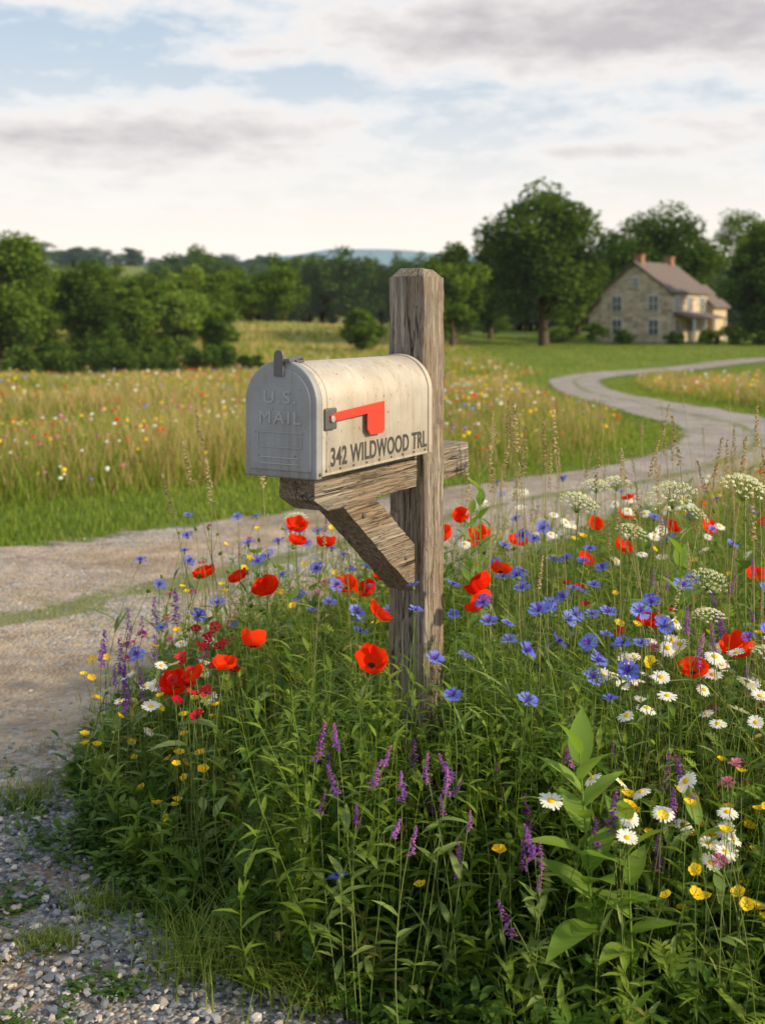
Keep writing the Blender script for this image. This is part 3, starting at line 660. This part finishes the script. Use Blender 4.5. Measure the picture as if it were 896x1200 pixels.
Hh = [(-.56, 3.05, .82), (-.52, 3.1, .90), (-.45, 3.0, .86), (-.50, 3.2, .97), (-.33, 3.15, .88), (.33, 2.8, 1.02), (.40, 2.8, .98), (.44, 2.9, 1.00), (.27, 2.8, .92), (.36, 2.9, .95), (.22, 2.9, .88), (.98, 3.1, .9), (1.2, 3.2, .85), (.8, 3.3, .84), (.88, 2.7, .82), (.93, 2.75, .9)]
seedgrass(B, Hh, np.full(len(B), .12), .0018)
q = 44; bx = rg.uniform(.2, 1.3, q); by = rg.uniform(2.7, 4., q); hz_ = rg.uniform(.78, 1.02, q); b_ = np.stack([bx, by, 0*bx], 1); seedgrass(b_, b_+np.stack([rg.normal(0, .1, q), rg.normal(0, .05, q), hz_], 1), rg.uniform(.07, .12, q), .0015)
XY = sample_bed(170, dmin=.4); h_ = rg.uniform(.65, .92, len(XY)); b_ = np.stack([XY[:, 0], XY[:, 1], 0*h_], 1); seedgrass(b_, b_+np.stack([rg.normal(0, .08, len(XY)), rg.normal(0, .05, len(XY)), h_], 1), rg.uniform(.05, .1, len(XY)))
mb.build('tall_seed_grass', [leaf_mat('seed_grass', (.22, .24, .08), (.50, .42, .24), .3), leaf_mat('seed_head', (.32, .26, .12), (.60, .48, .30), .3), GY_])

# --- flowers
def flowers(name, heads, tmpls, size, mats, tilt=(.1, .6), stem_r=.0013, off=.08, leafspec=None, face=0.):
    mb = MB(); hd = np.asarray(heads, float); n = len(hd)
    base = hd.copy(); base[:, 0] += rg.normal(0, off, n); base[:, 1] += rg.normal(.02, off, n); base[:, 2] = ground(base[:, 0], base[:, 1])
    bend = np.stack([rg.normal(0, .05, n), rg.normal(0, .04, n), np.zeros(n)], 1)
    mb.stems(base, hd, bend, stem_r*1.3, stem_r, 0, 6)
    if leafspec:
        lt, nl, ln = leafspec
        for k in range(nl):
            t = rg.uniform(.1, .8, n); P = base*(1-t)[:, None]+hd*t[:, None]+bend*((t-t*t)*2)[:, None]
            mb.inst(lt, P, Rz(rg.uniform(0, 6.28, n)) @ Rx(rg.uniform(.3, 1.1, n)), np.repeat((ln*rg.uniform(.6, 1.3, n))[:, None], 3, 1))
    ids = rg.integers(0, len(tmpls), n); tl = rg.uniform(*tilt, n); yaw = rg.uniform(0, 6.28, n)
    yaw = np.where(rg.random(n) < face, rg.normal(0., .9, n), yaw)   # heads lean toward the open path side
    R = Rz(yaw) @ Rx(tl) @ Rz(rg.uniform(0, 6.28, n)); sz = size*rg.uniform(.76, 1.18, n)
    for j, t in enumerate(tmpls):
        k = ids == j; mb.inst(t, hd[k], R[k], np.repeat(sz[k][:, None], 3, 1))
    return mb.build(name, mats)
def rnd_heads(n, x, y, z, dmin=0.):
    X = rg.uniform(*x, n); Y = rg.uniform(*y, n); k = bed_d(X, Y) > dmin; X = X[k]; Y = Y[k]
    return np.stack([X, Y, rg.uniform(*z, len(X))], 1)
pop = [(-.289, 2.9, .650), (-.296, 2.6, .597), (-.354, 2.55, .564), (-.425, 2.6, .525), (-.401, 3.2, .611), (-.258, 3.4, .672), (-.273, 3.6, .68), (-.153, 3.1, .724), (-.015, 2.5, .694), (-.023, 2.4, .615), (.241, 2.7, .702), (.235, 2.66, .672), (.30, 2.9, .70), (.265, 3.8, .674), (-.146, 3.9, .689), (.649, 2.8, .594), (.622, 3.5, .599), (.71, 2.6, .535), (.847, 2.7, .55), (-.559, 3.6, .529), (-.488, 2.7, .467), (-.106, 3.3, .563), (.2, 3.7, .63)]
pop = np.concatenate([pop, rnd_heads(18, (-.65, 1.8), (3.2, 4.6), (.5, .66), .2)])
flowers('poppy_flowers', pop, [poppyT(1, .55), poppyT(2, .8), poppyT(3, .7), poppyT(4, 1.0), poppyT(5, .65)], .034, [STM, RED, BLK], (.15, .8), .0012, .07, (leafT(.2, .4, 4, .3), 3, .08), .6)
co = [(.066, 2.45, .771), (.07, 2.4, .731), (.16, 2.6, .738), (.107, 2.3, .658), (.171, 2.35, .648), (.14, 2.25, .6), (.293, 2.3, .574), (.278, 2.5, .639), (.244, 2.6, .654), (.33, 2.4, .729), (.435, 2.9, .73), (.412, 3.1, .745), (.476, 2.7, .698), (.495, 2.5, .701), (.614, 2.6, .697), (.454, 2.4, .624), (.461, 2.3, .577), (.517, 2.4, .603), (-.058, 2.5, .701), (.445, 2.45, .648), (.568, 2.5, .632), (.344, 2.8, .682), (.43, 2.7, .686), (-.47, 2.9, .589), (-.348, 3.2, .664), (-.32, 3.5, .66), (-.65, 3.8, .62), (-.086, 2.2, .264), (.341, 3.2, .707), (.36, 2.45, .72), (.52, 2.8, .69), (.57, 2.95, .7), (.3, 3.0, .7), (.66, 2.7, .63)]
co = np.concatenate([co, rnd_heads(34, (.12, 1.0), (2.4, 3.3), (.56, .72), .2), rnd_heads(40, (-.8, .1), (2.9, 4.4), (.45, .66), .1), rnd_heads(30, (.3, 2.2), (3.2, 4.8), (.5, .72), .2)])
flowers('cornflower_flowers', co, [cornT(j) for j in range(4)], .0225, [STM, BLU, BL2], (.1, .9), .0011, .07, (leafT(.05, .2, 3, .3), 5, .09), .6)
da = [(.318, 2.15, .436), (.401, 2.18, .466), (.49, 2.16, .449), (.46, 2.12, .418), (.444, 2.07, .403), (.523, 2.12, .428), (.573, 2.15, .474), (.455, 2.18, .46)]
da = np.concatenate([da, rnd_heads(56, (.50, 1.0), (2.3, 2.85), (.47, .60), .1), rnd_heads(40, (.8, 2.3), (2.4, 4.4), (.42, .65), .1), rnd_heads(14, (-.75, -.45), (2.85, 3.3), (.25, .42)), rnd_heads(34, (-.1, 1.2), (3.4, 4.8), (.55, .70)), rnd_heads(8, (.55, .75), (2.05, 2.3), (.3, .45))])
flowers('daisy_flowers', da, [daisyT(j) for j in range(5)], .0215, [STM, WHT, YEL], (.15, .8), .001, .05, (leafT(.07, .3, 3, .3), 3, .05), .75)
ye = np.concatenate([rnd_heads(66, (-.88, -.40), (2.55, 3.3), (.12, .42), .0), rnd_heads(44, (.45, .9), (1.95, 2.4), (.20, .46), .05), [(.073, 2.2, .25), (.22, 2.15, .34), (.62, 2.1, .30), (.655, 2.05, .29), (.69, 2.1, .26), (.70, 2.08, .25)], rnd_heads(40, (.6, 2.), (2.4, 4.), (.45, .62)), rnd_heads(24, (-.65, .1), (3.0, 4.2), (.45, .62))])
flowers('buttercup_flowers', ye, [butterT(j) for j in range(3)], .0128, [STM, YLP, YEL], (.1, .8), .0008, .04, (leafT(.12, .3, 3, .3), 2, .04), .6)
def spikes(name, heads, L_, mats, seedb=0):
    mb = MB(); hd = np.asarray(heads, float); n = len(hd); base = hd.copy(); base[:, 0] += rg.normal(0, .05, n); base[:, 1] += .04+rg.normal(0, .04, n); base[:, 2] = 0
    bend = rg.normal(0, .03, (n, 3))*[1, 1, 0]; mb.stems(base, hd, bend, .0014, .001, 0, 6)
    for k in range(5):
        t = rg.uniform(.1, .85, n); P = base*(1-t)[:, None]+hd*t[:, None]+bend*((t-t*t)*2)[:, None]
        mb.inst(leafT(.14, .3, 3, .3, 0), P, Rz(rg.uniform(0, 6.28, n)) @ Rx(rg.uniform(.2, .9, n)), np.repeat((.05*rg.uniform(.6, 1.3, n))[:, None], 3, 1))
    ids = rg.integers(0, 4, n); R = Rz(rg.uniform(0, 6.28, n)) @ Rx(rg.normal(0, .26, n)); s_ = L_*rg.uniform(.6, 1.3, n)
    for j in range(4):
        k = ids == j; mb.inst(spikeT(seedb+j, 60, .17), hd[k]-np.array([0, 0, L_*.5]), R[k], np.repeat(s_[k][:, None], 3, 1))
    return mb.build(name, mats)
sp_ = [(-.088, 2.2, .545), (-.085, 2.15, .475), (.037, 2.15, .465), (.132, 2.15, .50), (.052, 2.1, .385), (.115, 2.15, .44), (.265, 2.12, .35), (.285, 2.08, .33), (-.02, 2.2, .47), (-.12, 2.2, .42), (.0, 2.2, .51), (.235, 2.05, .26), (.28, 2.1, .38), (.12, 2.12, .49), (-.13, 2.25, .50), (.02, 2.12, .41), (-.05, 2.2, .40), (.29, 2.08, .37), (.16, 2.1, .43), (.08, 2.15, .5)]
sp_ = np.concatenate([sp_, rnd_heads(24, (.65, 1.2), (2.3, 3.1), (.5, .75), .1), rnd_heads(26, (-.2, .6), (2.12, 2.5), (.28, .48), .05)])
spikes('vetch_flowers', sp_, .060, [STM, PUR, PNK], 10)
sl_ = [(-.733, 3.3, .483), (-.763, 3.1, .443), (-.704, 3.0, .421), (-.653, 2.9, .401), (-.68, 3.2, .49), (-.62, 3.1, .46), (-.58, 2.95, .42), (-.72, 3.15, .40), (-.66, 3.3, .5), (-.6, 3.3, .5), (-.75, 3.35, .42), (-.63, 3.0, .38), (-.8, 3.25, .40), (-.69, 3.05, .33)]
spikes('salvia_flowers', sl_, .085, [STM, PUR, PU2], 20)
um = [(.679, 3.1, .762), (.772, 2.7, .64), (.62, 3.3, .86), (.80, 2.8, .70), (.9, 3.3, .78), (.84, 2.45, .62), (1.2, 3.3, .85), (.46, 3.9, .74), (.8, 3.9, .78), (1.3, 3.8, .8), (-.1, 4.0, .72), (-.3, 3.9, .66), (.30, 3.6, .74)]
uts = [umbelT(j) for j in range(3)]
flowers('queen_annes_lace', um, uts, .046, [STM, UMB], (.0, .45), .0017, .06, (leafT(.25, .3, 4, .3), 3, .07), .8)
flowers('queen_annes_lace', [(.70, 2.78, .910), (.50, 2.9, .875), (.875, 2.75, .935)], uts, .064, [STM, UMB], (.15, .4), .002, .05, (leafT(.25, .3, 4, .3), 3, .07), 1.)
pk = np.concatenate([rnd_heads(16, (-.8, -.4), (2.8, 3.5), (.3, .45)), rnd_heads(24, (.6, 1.3), (2.0, 3.), (.35, .6), .05), rnd_heads(10, (-.6, .2), (3., 4.2), (.5, .65))])
flowers('clover_flowers', pk, [ballT(j) for j in range(3)], .015, [STM, PNK], (0, .4), .001, .04, (leafT(.3, .3, 3, .2), 4, .03))
rs = rnd_heads(22, (-.5, -.36), (2.5, 2.9), (.42, .58))
flowers('red_campion_flowers', np.concatenate([rs, rnd_heads(12, (.5, 1.2), (2.6, 3.3), (.5, .62))]), [butterT(9), butterT(11)], .015, [STM, leaf_mat('campion_petal', (.45, .01, .03), (.65, .04, .06), .3, spec=False), BLK], (.1, .9), .0009, .04, None, .5)
bud = domeT(.6, 1., 0, 1, 6, 7, True)
flowers('flower_buds', np.concatenate([rnd_heads(120, (-.7, 1.4), (2.3, 3.8), (.45, .74), .15), rnd_heads(30, (-.2, .8), (2.1, 2.4), (.3, .5), .05)]), [bud], .0085, [STM, G1], (.2, 1.6), .0009, .05)
# broad leaved milkweed
mb = MB()
for (x, y, z1, nl, ln) in ((.41, 2.14, .56, 15, .14), (.47, 2.12, .44, 10, .12), (.75, 2.95, .80, 16, .10), (.79, 3.0, .72, 14, .10), (.275, 3.2, .93, 16, .08), (.60, 2.2, .40, 9, .10), (.24, 3.25, .82, 14, .08)):
    b_ = np.array([[x, y, 0.]]); hh_ = np.array([[x+rg.normal(0, .03), y, z1-.03]]); mb.stems(b_, hh_, np.zeros((1, 3)), .004, .002, 0, 6, np.array([.5]))
    for k in range(nl):
        t = .35+.65*k/(nl-1); mb.inst(leafT(.21, .3, 6, .25), b_*(1-t)+hh_*t, Rz([k*2.4]) @ Rx([.35+.7*t*t+rg.normal(0, .1)]), np.full((1, 3), ln*(1.1-.4*t)*rg.uniform(.85, 1.15)), np.array([rg.uniform(.2, .9)]))
mb.build('milkweed_plants', [G4])

# ------------------------------------------------------------------ meadow and verge grass
mb = MB(); mbf = MB()
n = 300000; Y = np.exp(rg.uniform(math.log(4.6), math.log(125), n)); X = Y*rg.uniform(-.56, .56, n); sdv = road_sd(X, Y); bdv = bed_d(X, Y)
k = (sdv > -.10*rg.random(n)) & (bdv < .3) & ~((Y < 5.5) & (X < 1)); X = X[k]; Y = Y[k]; sdv = sdv[k]; n = len(X)
dv = dryf(X, Y, sdv); pn = np.array([mnoise.noise(Vector((x*.35, y*.35, 2))) for x, y in zip(X, Y)]); pn2 = np.array([mnoise.noise(Vector((x*.08, y*.08, 5))) for x, y in zip(X, Y)])
hh_ = (.05+.36*dv*np.clip(.75+pn, .3, 1.2))*rg.uniform(.5, 1.3, n); ww = .003+.0009*Y
isdry = rg.random(n) < dv*np.clip(.36+pn*.5+pn2*.6, .08, .8)
tt_ = np.clip(rg.random(n)*.7+.3*(pn+.5), 0, 1)
for mk, mat in ((~isdry, 0), (isdry, 1)):
    q = mk.sum(); mb.inst(T([(-.5, 0, 0), (.5, 0, 0), (-.3, .25, .6), (.3, .25, .6), (0, .7, 1)], [(0, 1, 3, 2), (2, 3, 4)], mat), np.stack([X[mk], Y[mk], ground(X[mk], Y[mk])], 1), Rz(rg.uniform(0, 6.28, q)), np.stack([ww[mk], hh_[mk]*rg.uniform(.2, 1, q), hh_[mk]], 1), tt_[mk])
mb.build('meadow_grass', [leaf_mat('meadow_green', (.10, .18, .022), (.31, .37, .08), .4, spec=False), leaf_mat('meadow_straw', (.32, .25, .11), (.60, .46, .25), .4, spec=False)])
cl_ = np.array([mnoise.noise(Vector((x*.5, y*.5, 12))) for x, y in zip(X, Y)])
k = (dv > .5) & (Y > 6.) & (Y < 70) & (rg.random(n) < .042*np.clip(.6+cl_*2.4, .1, 2.5)); q = k.sum(); mid = rg.choice(5, q, p=[.20, .33, .22, .05, .20])
fp = np.stack([X[k], Y[k], ground(X[k], Y[k])+hh_[k]*.9], 1); fs = (.010+.0009*Y[k])*rg.uniform(.6, 1.3, q)
star = domeT(1, .5, 0, 0, 2, 6)
for j in range(5):
    w_ = mid == j; mbf.inst(xf(star, M=j), fp[w_], Rx(rg.uniform(0, 1, w_.sum())), np.repeat(fs[w_][:, None], 3, 1))
mbf.build('meadow_flowers', [RED, YLP, WHT, BLU, PNK])

# ------------------------------------------------------------------ trees
BARK = simple_mat('bark', (.09, .07, .05), .9, 0, .4, 12, .5)
def crown(mb, h, w, seed, nleaf=9000, leaf=.22, trunk=.22, nclump=46, low=.22, top=1., squash=1.):
    r = np.random.default_rng(seed); R_ = w/2; zc = h*(low+(1-low)*.5); rz_ = h*(1-low)*.5
    C = []; rad = []
    while len(C) < nclump:
        d = r.normal(size=3); d /= np.linalg.norm(d); q = r.random()**.38*.80
        zt = d[2]; wid = 1-.25*max(0, zt) - .15*max(0, -zt); c = np.array([d[0]*R_*q*wid, d[1]*R_*q*wid, zc+d[2]*rz_*q*.98]); c[:2] += r.normal(0, R_*.05, 2); C.append(c); rad.append(R_*r.uniform(.17, .34))
    C = np.array(C); rad = np.array(rad); bri = r.random(nclump)
    ids = r.choice(nclump, nleaf, p=rad**2/np.sum(rad**2)); d = r.normal(size=(nleaf, 3)); d /= np.linalg.norm(d, axis=1)[:, None]
    q = r.random(nleaf)**.45*1.08; P = C[ids]+d*(rad[ids]*q)[:, None]*np.array([1, 1, .78]); P[:, 2] = np.maximum(P[:, 2], h*.05)
    s_ = leaf*r.uniform(.6, 1.4, nleaf); lt = T([(-.5, 0, 0), (0, -.38, .05), (.5, 0, 0), (0, .38, .05)], [(0, 1, 2, 3)], 1)
    mb.inst(lt, P, Rz(r.uniform(0, 6.28, nleaf)) @ Rx(r.normal(0, .8, nleaf)), np.repeat(s_[:, None], 3, 1), np.clip(.15+.6*bri[ids]+r.normal(0, .15, nleaf), 0, 1))
    if trunk:
        th_ = h*(low+.35)
        def limb(p0, p1, r0, r1, k=6, sides=8):
            ts = np.linspace(0, 1, k+1); V = []; F = []
            for t in ts:
                c = p0*(1-t)+p1*t+np.array([0, 0, .12*np.linalg.norm(p1-p0)*(t-t*t)]); rr2 = r0*(1-t)+r1*t
                for j in range(sides): a = 2*math.pi*j/sides; V.append((c[0]+rr2*math.cos(a), c[1]+rr2*math.sin(a), c[2]))
            for i in range(k):
                for j in range(sides): F.append((i*sides+j, i*sides+(j+1) % sides, (i+1)*sides+(j+1) % sides, (i+1)*sides+j))
            t_ = T(V, F, 0); mb.inst(t_, [(0, 0, 0)], tint=np.array([.5]))
        limb(np.array([0, 0, -.5]), np.array([r.normal(0, .1), r.normal(0, .1), th_]), trunk*1.25, trunk*.5)
        for k in r.choice(nclump, min(12, nclump), replace=False):
            z0 = h*r.uniform(low*.8, low+.3); limb(np.array([0, 0, z0]), C[k], trunk*.45, trunk*.1, 4, 5)
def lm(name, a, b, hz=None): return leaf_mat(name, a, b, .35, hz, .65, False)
HZ = (.60, .66, .62)  # haze colour that the tree leaf materials emit
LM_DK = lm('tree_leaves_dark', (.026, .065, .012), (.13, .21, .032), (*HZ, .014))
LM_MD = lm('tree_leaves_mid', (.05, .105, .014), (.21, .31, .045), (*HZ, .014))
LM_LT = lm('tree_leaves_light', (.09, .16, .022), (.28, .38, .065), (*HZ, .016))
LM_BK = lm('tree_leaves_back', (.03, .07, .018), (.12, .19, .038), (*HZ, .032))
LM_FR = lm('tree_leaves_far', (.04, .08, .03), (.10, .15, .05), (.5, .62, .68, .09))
def tree(name, x, y, h, w, mat, seed, **kw):
    mb = MB(); crown(mb, h, w, seed, **kw); o = mb.build(name, [BARK, mat]); o.location = (x, y, float(ground(x, y))-.1); return o
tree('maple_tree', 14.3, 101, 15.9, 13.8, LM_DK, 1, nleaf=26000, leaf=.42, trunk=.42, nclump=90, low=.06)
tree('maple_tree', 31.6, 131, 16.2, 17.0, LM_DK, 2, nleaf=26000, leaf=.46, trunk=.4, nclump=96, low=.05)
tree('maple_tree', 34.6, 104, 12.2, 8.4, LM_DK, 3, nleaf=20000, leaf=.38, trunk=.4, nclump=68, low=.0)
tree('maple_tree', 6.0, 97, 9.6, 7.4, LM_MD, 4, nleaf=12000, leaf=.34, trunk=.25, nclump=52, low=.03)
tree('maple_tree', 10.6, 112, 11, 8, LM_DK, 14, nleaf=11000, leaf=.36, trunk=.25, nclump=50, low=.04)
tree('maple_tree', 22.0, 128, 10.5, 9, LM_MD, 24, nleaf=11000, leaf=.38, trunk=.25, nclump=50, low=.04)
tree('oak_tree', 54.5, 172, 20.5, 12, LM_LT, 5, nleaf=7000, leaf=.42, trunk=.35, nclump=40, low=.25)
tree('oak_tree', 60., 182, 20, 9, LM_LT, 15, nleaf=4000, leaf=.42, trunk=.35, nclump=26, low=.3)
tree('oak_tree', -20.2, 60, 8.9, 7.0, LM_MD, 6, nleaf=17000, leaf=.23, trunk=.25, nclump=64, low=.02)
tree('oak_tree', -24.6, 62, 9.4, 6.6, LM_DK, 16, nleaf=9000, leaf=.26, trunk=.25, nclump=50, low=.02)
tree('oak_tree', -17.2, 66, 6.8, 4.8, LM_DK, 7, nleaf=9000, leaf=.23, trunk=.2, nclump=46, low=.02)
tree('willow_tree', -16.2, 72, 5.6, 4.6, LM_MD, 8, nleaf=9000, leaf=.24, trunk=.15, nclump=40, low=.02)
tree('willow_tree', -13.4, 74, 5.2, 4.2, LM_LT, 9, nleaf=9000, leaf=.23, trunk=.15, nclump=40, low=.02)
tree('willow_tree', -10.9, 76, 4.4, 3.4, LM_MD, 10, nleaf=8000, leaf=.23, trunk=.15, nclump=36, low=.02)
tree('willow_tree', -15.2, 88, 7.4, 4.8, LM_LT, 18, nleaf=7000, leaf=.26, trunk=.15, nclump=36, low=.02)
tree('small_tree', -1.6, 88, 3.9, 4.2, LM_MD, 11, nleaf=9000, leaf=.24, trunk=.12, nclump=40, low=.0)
def bushes(name, lst, mat, sd0, nl, lf):
    mb = MB()
    for i, (x, y, h_, w_) in enumerate(lst):
        m2 = MB(); crown(m2, h_, w_, sd0+i, nleaf=nl, leaf=lf, trunk=0, nclump=22, low=0)
        for a_, b_, c_, d_, e_ in zip(m2.V, m2.L, m2.T, m2.M, m2.t): mb.raw(a_+np.array([x, y, float(ground(x, y))-.1]), b_, c_, d_, e_)
    mb.build(name, [BARK, mat])
bushes('hedgerow_bushes', ((-18, 56, 1.5, 3.2), (-16, 58, 1.7, 3.6), (-13.6, 58.5, 1.6, 3.4), (-11.8, 60, 1.4, 2.6), (-9.9, 62, 1.8, 2.8), (-8.6, 62.5, 1.5, 2.4), (-20.5, 56, 1.9, 3), (-14.6, 61, 2.1, 3.2), (-7.4, 64, 1.0, 1.8), (-23, 58, 2.4, 4), (-12.4, 63, 2.0, 3), (-17.5, 60, 2.1, 3)), LM_DK, 40, 3000, .17)
bushes('garden_shrubs', ((26.5, 104, 1.3, 2.4), (29.6, 103, 1.6, 2.6), (31.8, 103, 2.4, 3.4), (34.4, 103, 2.4, 3.6), (22.3, 106, 1.6, 2.6), (20.0, 107, 2.6, 2.6), (36.0, 100, 2.8, 3.4), (16.5, 108, 1.8, 4), (12, 118, 2.6, 5), (8, 120, 2.8, 5)), LM_MD, 70, 2200, .24)
protos = []
for j in range(6):
    m2 = MB(); crown(m2, 10, 7.5 if j % 2 else 9, 200+j, nleaf=4200, leaf=.42, trunk=.22, nclump=38, low=.0); protos.append((m2.mesh('distant_crown'), np.concatenate(m2.M)))
def mass(name, mat, items):
    e = empty(name); ms = []
    for pmesh, mi in protos:
        q = pmesh.copy(); q.materials.append(BARK); q.materials.append(mat); q.polygons.foreach_set('material_index', mi.astype(np.int32)); q.update(); ms.append(q)
    for i, (x, y, h_, w_) in enumerate(items):
        o = bpy.data.objects.new('crown_%d' % i, ms[rg.integers(0, 6)]); COL.objects.link(o); o.parent = e
        o.location = (x, y, float(ground(x, y))-.3); s_ = h_/10; o.scale = (w_/8, w_/8, s_); o.rotation_euler = (0, 0, rg.uniform(0, 6.28))
it = []
for x in np.arange(-75, 14, 2.7):
    it.append((x+rg.normal(0, 1), 155+rg.normal(0, 5), rg.uniform(8.6, 12.8), rg.uniform(6, 10)))
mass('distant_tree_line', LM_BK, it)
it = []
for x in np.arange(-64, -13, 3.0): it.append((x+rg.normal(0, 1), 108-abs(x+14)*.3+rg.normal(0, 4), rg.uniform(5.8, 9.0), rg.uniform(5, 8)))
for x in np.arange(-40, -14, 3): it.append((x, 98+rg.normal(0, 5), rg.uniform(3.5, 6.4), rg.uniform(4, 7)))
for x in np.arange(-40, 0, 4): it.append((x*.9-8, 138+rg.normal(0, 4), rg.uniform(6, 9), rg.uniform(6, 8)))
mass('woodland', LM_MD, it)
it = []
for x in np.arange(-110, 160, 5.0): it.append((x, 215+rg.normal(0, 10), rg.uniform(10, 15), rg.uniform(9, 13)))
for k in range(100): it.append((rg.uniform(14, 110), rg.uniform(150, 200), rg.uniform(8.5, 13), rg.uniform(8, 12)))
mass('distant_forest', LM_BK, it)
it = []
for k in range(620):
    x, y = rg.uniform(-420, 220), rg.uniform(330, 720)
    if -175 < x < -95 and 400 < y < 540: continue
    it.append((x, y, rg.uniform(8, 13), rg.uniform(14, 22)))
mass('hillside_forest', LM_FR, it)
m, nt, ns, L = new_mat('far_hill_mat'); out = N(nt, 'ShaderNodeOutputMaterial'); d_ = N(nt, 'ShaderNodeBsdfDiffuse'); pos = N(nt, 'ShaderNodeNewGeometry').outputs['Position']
L.new(mixc(nt, noise_n(nt, pos, .01, 6), (.12, .19, .22), (.17, .24, .27)), d_.inputs[0]); e_ = N(nt, 'ShaderNodeEmission'); e_.inputs[0].default_value = (.45, .6, .75, 1); e_.inputs[1].default_value = .22  # distance haze put into the bluish base colour and an even emission
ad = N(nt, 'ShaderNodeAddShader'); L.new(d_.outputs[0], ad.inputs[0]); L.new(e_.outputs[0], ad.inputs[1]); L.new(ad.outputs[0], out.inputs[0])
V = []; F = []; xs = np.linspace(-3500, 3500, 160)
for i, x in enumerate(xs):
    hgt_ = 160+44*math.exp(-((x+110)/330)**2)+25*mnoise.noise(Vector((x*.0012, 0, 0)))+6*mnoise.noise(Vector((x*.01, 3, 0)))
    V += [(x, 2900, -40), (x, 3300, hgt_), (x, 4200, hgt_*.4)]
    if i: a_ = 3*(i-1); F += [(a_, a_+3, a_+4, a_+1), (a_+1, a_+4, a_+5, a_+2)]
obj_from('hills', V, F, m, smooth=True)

# ------------------------------------------------------------------ house
m, nt, ns, L = new_mat('house_stone'); out = N(nt, 'ShaderNodeOutputMaterial'); p = N(nt, 'ShaderNodeBsdfPrincipled', i_Roughness=.9)
tc = N(nt, 'ShaderNodeTexCoord').outputs['Object']; mp = N(nt, 'ShaderNodeMapping'); mp.inputs['Scale'].default_value = (1.6, 1.6, 3.2); L.new(tc, mp.inputs[0])
v = N(nt, 'ShaderNodeTexVoronoi', i_Scale=1.); L.new(mp.outputs[0], v.inputs['Vector']); s3 = N(nt, 'ShaderNodeSeparateColor'); L.new(v.outputs['Color'], s3.inputs[0])
c = mixc(nt, s3.outputs[0], (.32, .25, .19), (.70, .58, .43)); c = mixc(nt, ramp(nt, v.outputs['Distance'], .5, .75), c, (.54, .46, .36)); L.new(c, p.inputs['Base Color']); L.new(p.outputs[0], out.inputs[0]); HST = m
ROOF = simple_mat('slate_roof', (.14, .11, .10), .8, 0, .35, 4); TRIM = simple_mat('white_trim', (.7, .68, .63), .6, 0, .05); GLS = simple_mat('window_glass', (.10, .12, .14), .12, 0, .3, 3); BRK = simple_mat('chimney_brick', (.30, .16, .11), .9, 0, .3, 6); PLA = simple_mat('render_wall', (.55, .44, .31), .9, 0, .1, 3)
hx, hy = 27.0, 113; hs = empty('stone_house', (hx, hy, float(ground(hx, hy))-.15), math.radians(-43))
def gable_y(nm, cx, cy, w, l, ev, rd, wall, ov=.3):
    x0, x1, y0, y1 = cx-w/2, cx+w/2, cy-l/2, cy+l/2
    prism_y(nm+'_walls', [(x0, 0), (x1, 0), (x1, ev), (cx, rd), (x0, ev)], y0, y1, wall, hs)
    sl2 = (rd-ev)/(w/2)
    for sgn, q in ((1, 'right'), (-1, 'left')):
        prism_y(nm+'_roof_'+q, [(cx, rd+.03), (cx+sgn*(w/2+ov), ev-sl2*ov+.03), (cx+sgn*(w/2+ov), ev-sl2*ov+.22), (cx, rd+.22)], y0-ov, y1+ov, ROOF, hs)
gable_y('main', 0, 0, 7.6, 7.4, 4.9, 7.7, HST)
gable_y('wing', -5.6, 2.4, 4.2, 4.6, 3.0, 4.9, HST)
gable_y('rear', 2.0, 5.1, 4.8, 2.8, 3.6, 5.6, PLA)
def win(nm, face, a, z, w=.95, h_=1.45, cx=0, off=0):
    if face == 'g':
        y = off; box(nm+'_frame', a-w/2-.1, a+w/2+.1, y-.07, y+.02, z-.1, z+h_+.1, TRIM, hs); box(nm+'_glass', a-w/2, a+w/2, y-.09, y-.06, z, z+h_, GLS, hs); box(nm+'_bar', a-.035, a+.035, y-.11, y-.085, z, z+h_, TRIM, hs); box(nm+'_rail', a-w/2, a+w/2, y-.115, y-.087, z+h_/2-.03, z+h_/2+.03, TRIM, hs)
    else:
        x = off; box(nm+'_frame', x-.02, x+.07, a-w/2-.1, a+w/2+.1, z-.1, z+h_+.1, TRIM, hs); box(nm+'_glass', x+.06, x+.09, a-w/2, a+w/2, z, z+h_, GLS, hs); box(nm+'_bar', x+.085, x+.11, a-.035, a+.035, z, z+h_, TRIM, hs)
for i, a in enumerate((-2.0, 2.0)):
    win('gable_upper_%d' % i, 'g', a, 3.1, off=-3.7); win('gable_lower_%d' % i, 'g', a, .8, off=-3.7)
win('attic_window', 'g', 0, 5.5, .6, .8, off=-3.7)
for i, a in enumerate((-2.5, 0, 2.5)): win('side_upper_%d' % i, 's', a, 3.0, off=3.8)
for i, a in enumerate((-2.5, 2.5)): win('side_lower_%d' % i, 's', a, .8, off=3.8)
win('wing_window', 'g', -5.6, .9, off=.1)
box('front_door', 3.78, 3.88, -.5, .5, .05, 2.15, simple_mat('door_paint', (.06, .08, .06), .5), hs)
for i, (x, y) in enumerate(((0, -2.9), (0, 2.9))):
    box('chimney_%d' % i, x-.4, x+.4, y-.32, y+.32, 6.9, 8.5, BRK, hs); box('chimney_cap_%d' % i, x-.48, x+.48, y-.4, y+.4, 8.503, 8.62, BRK, hs)
prism_y('porch_roof', [(3.83, 3.0), (6.1, 2.45), (6.1, 2.33), (3.83, 2.88)], -3.3, 3.3, ROOF, hs)
for i, y in enumerate((-3.1, -1., 1., 3.1)): box('porch_post_%d' % i, 5.85, 6.0, y-.07, y+.07, 0, 2.4, TRIM, hs)
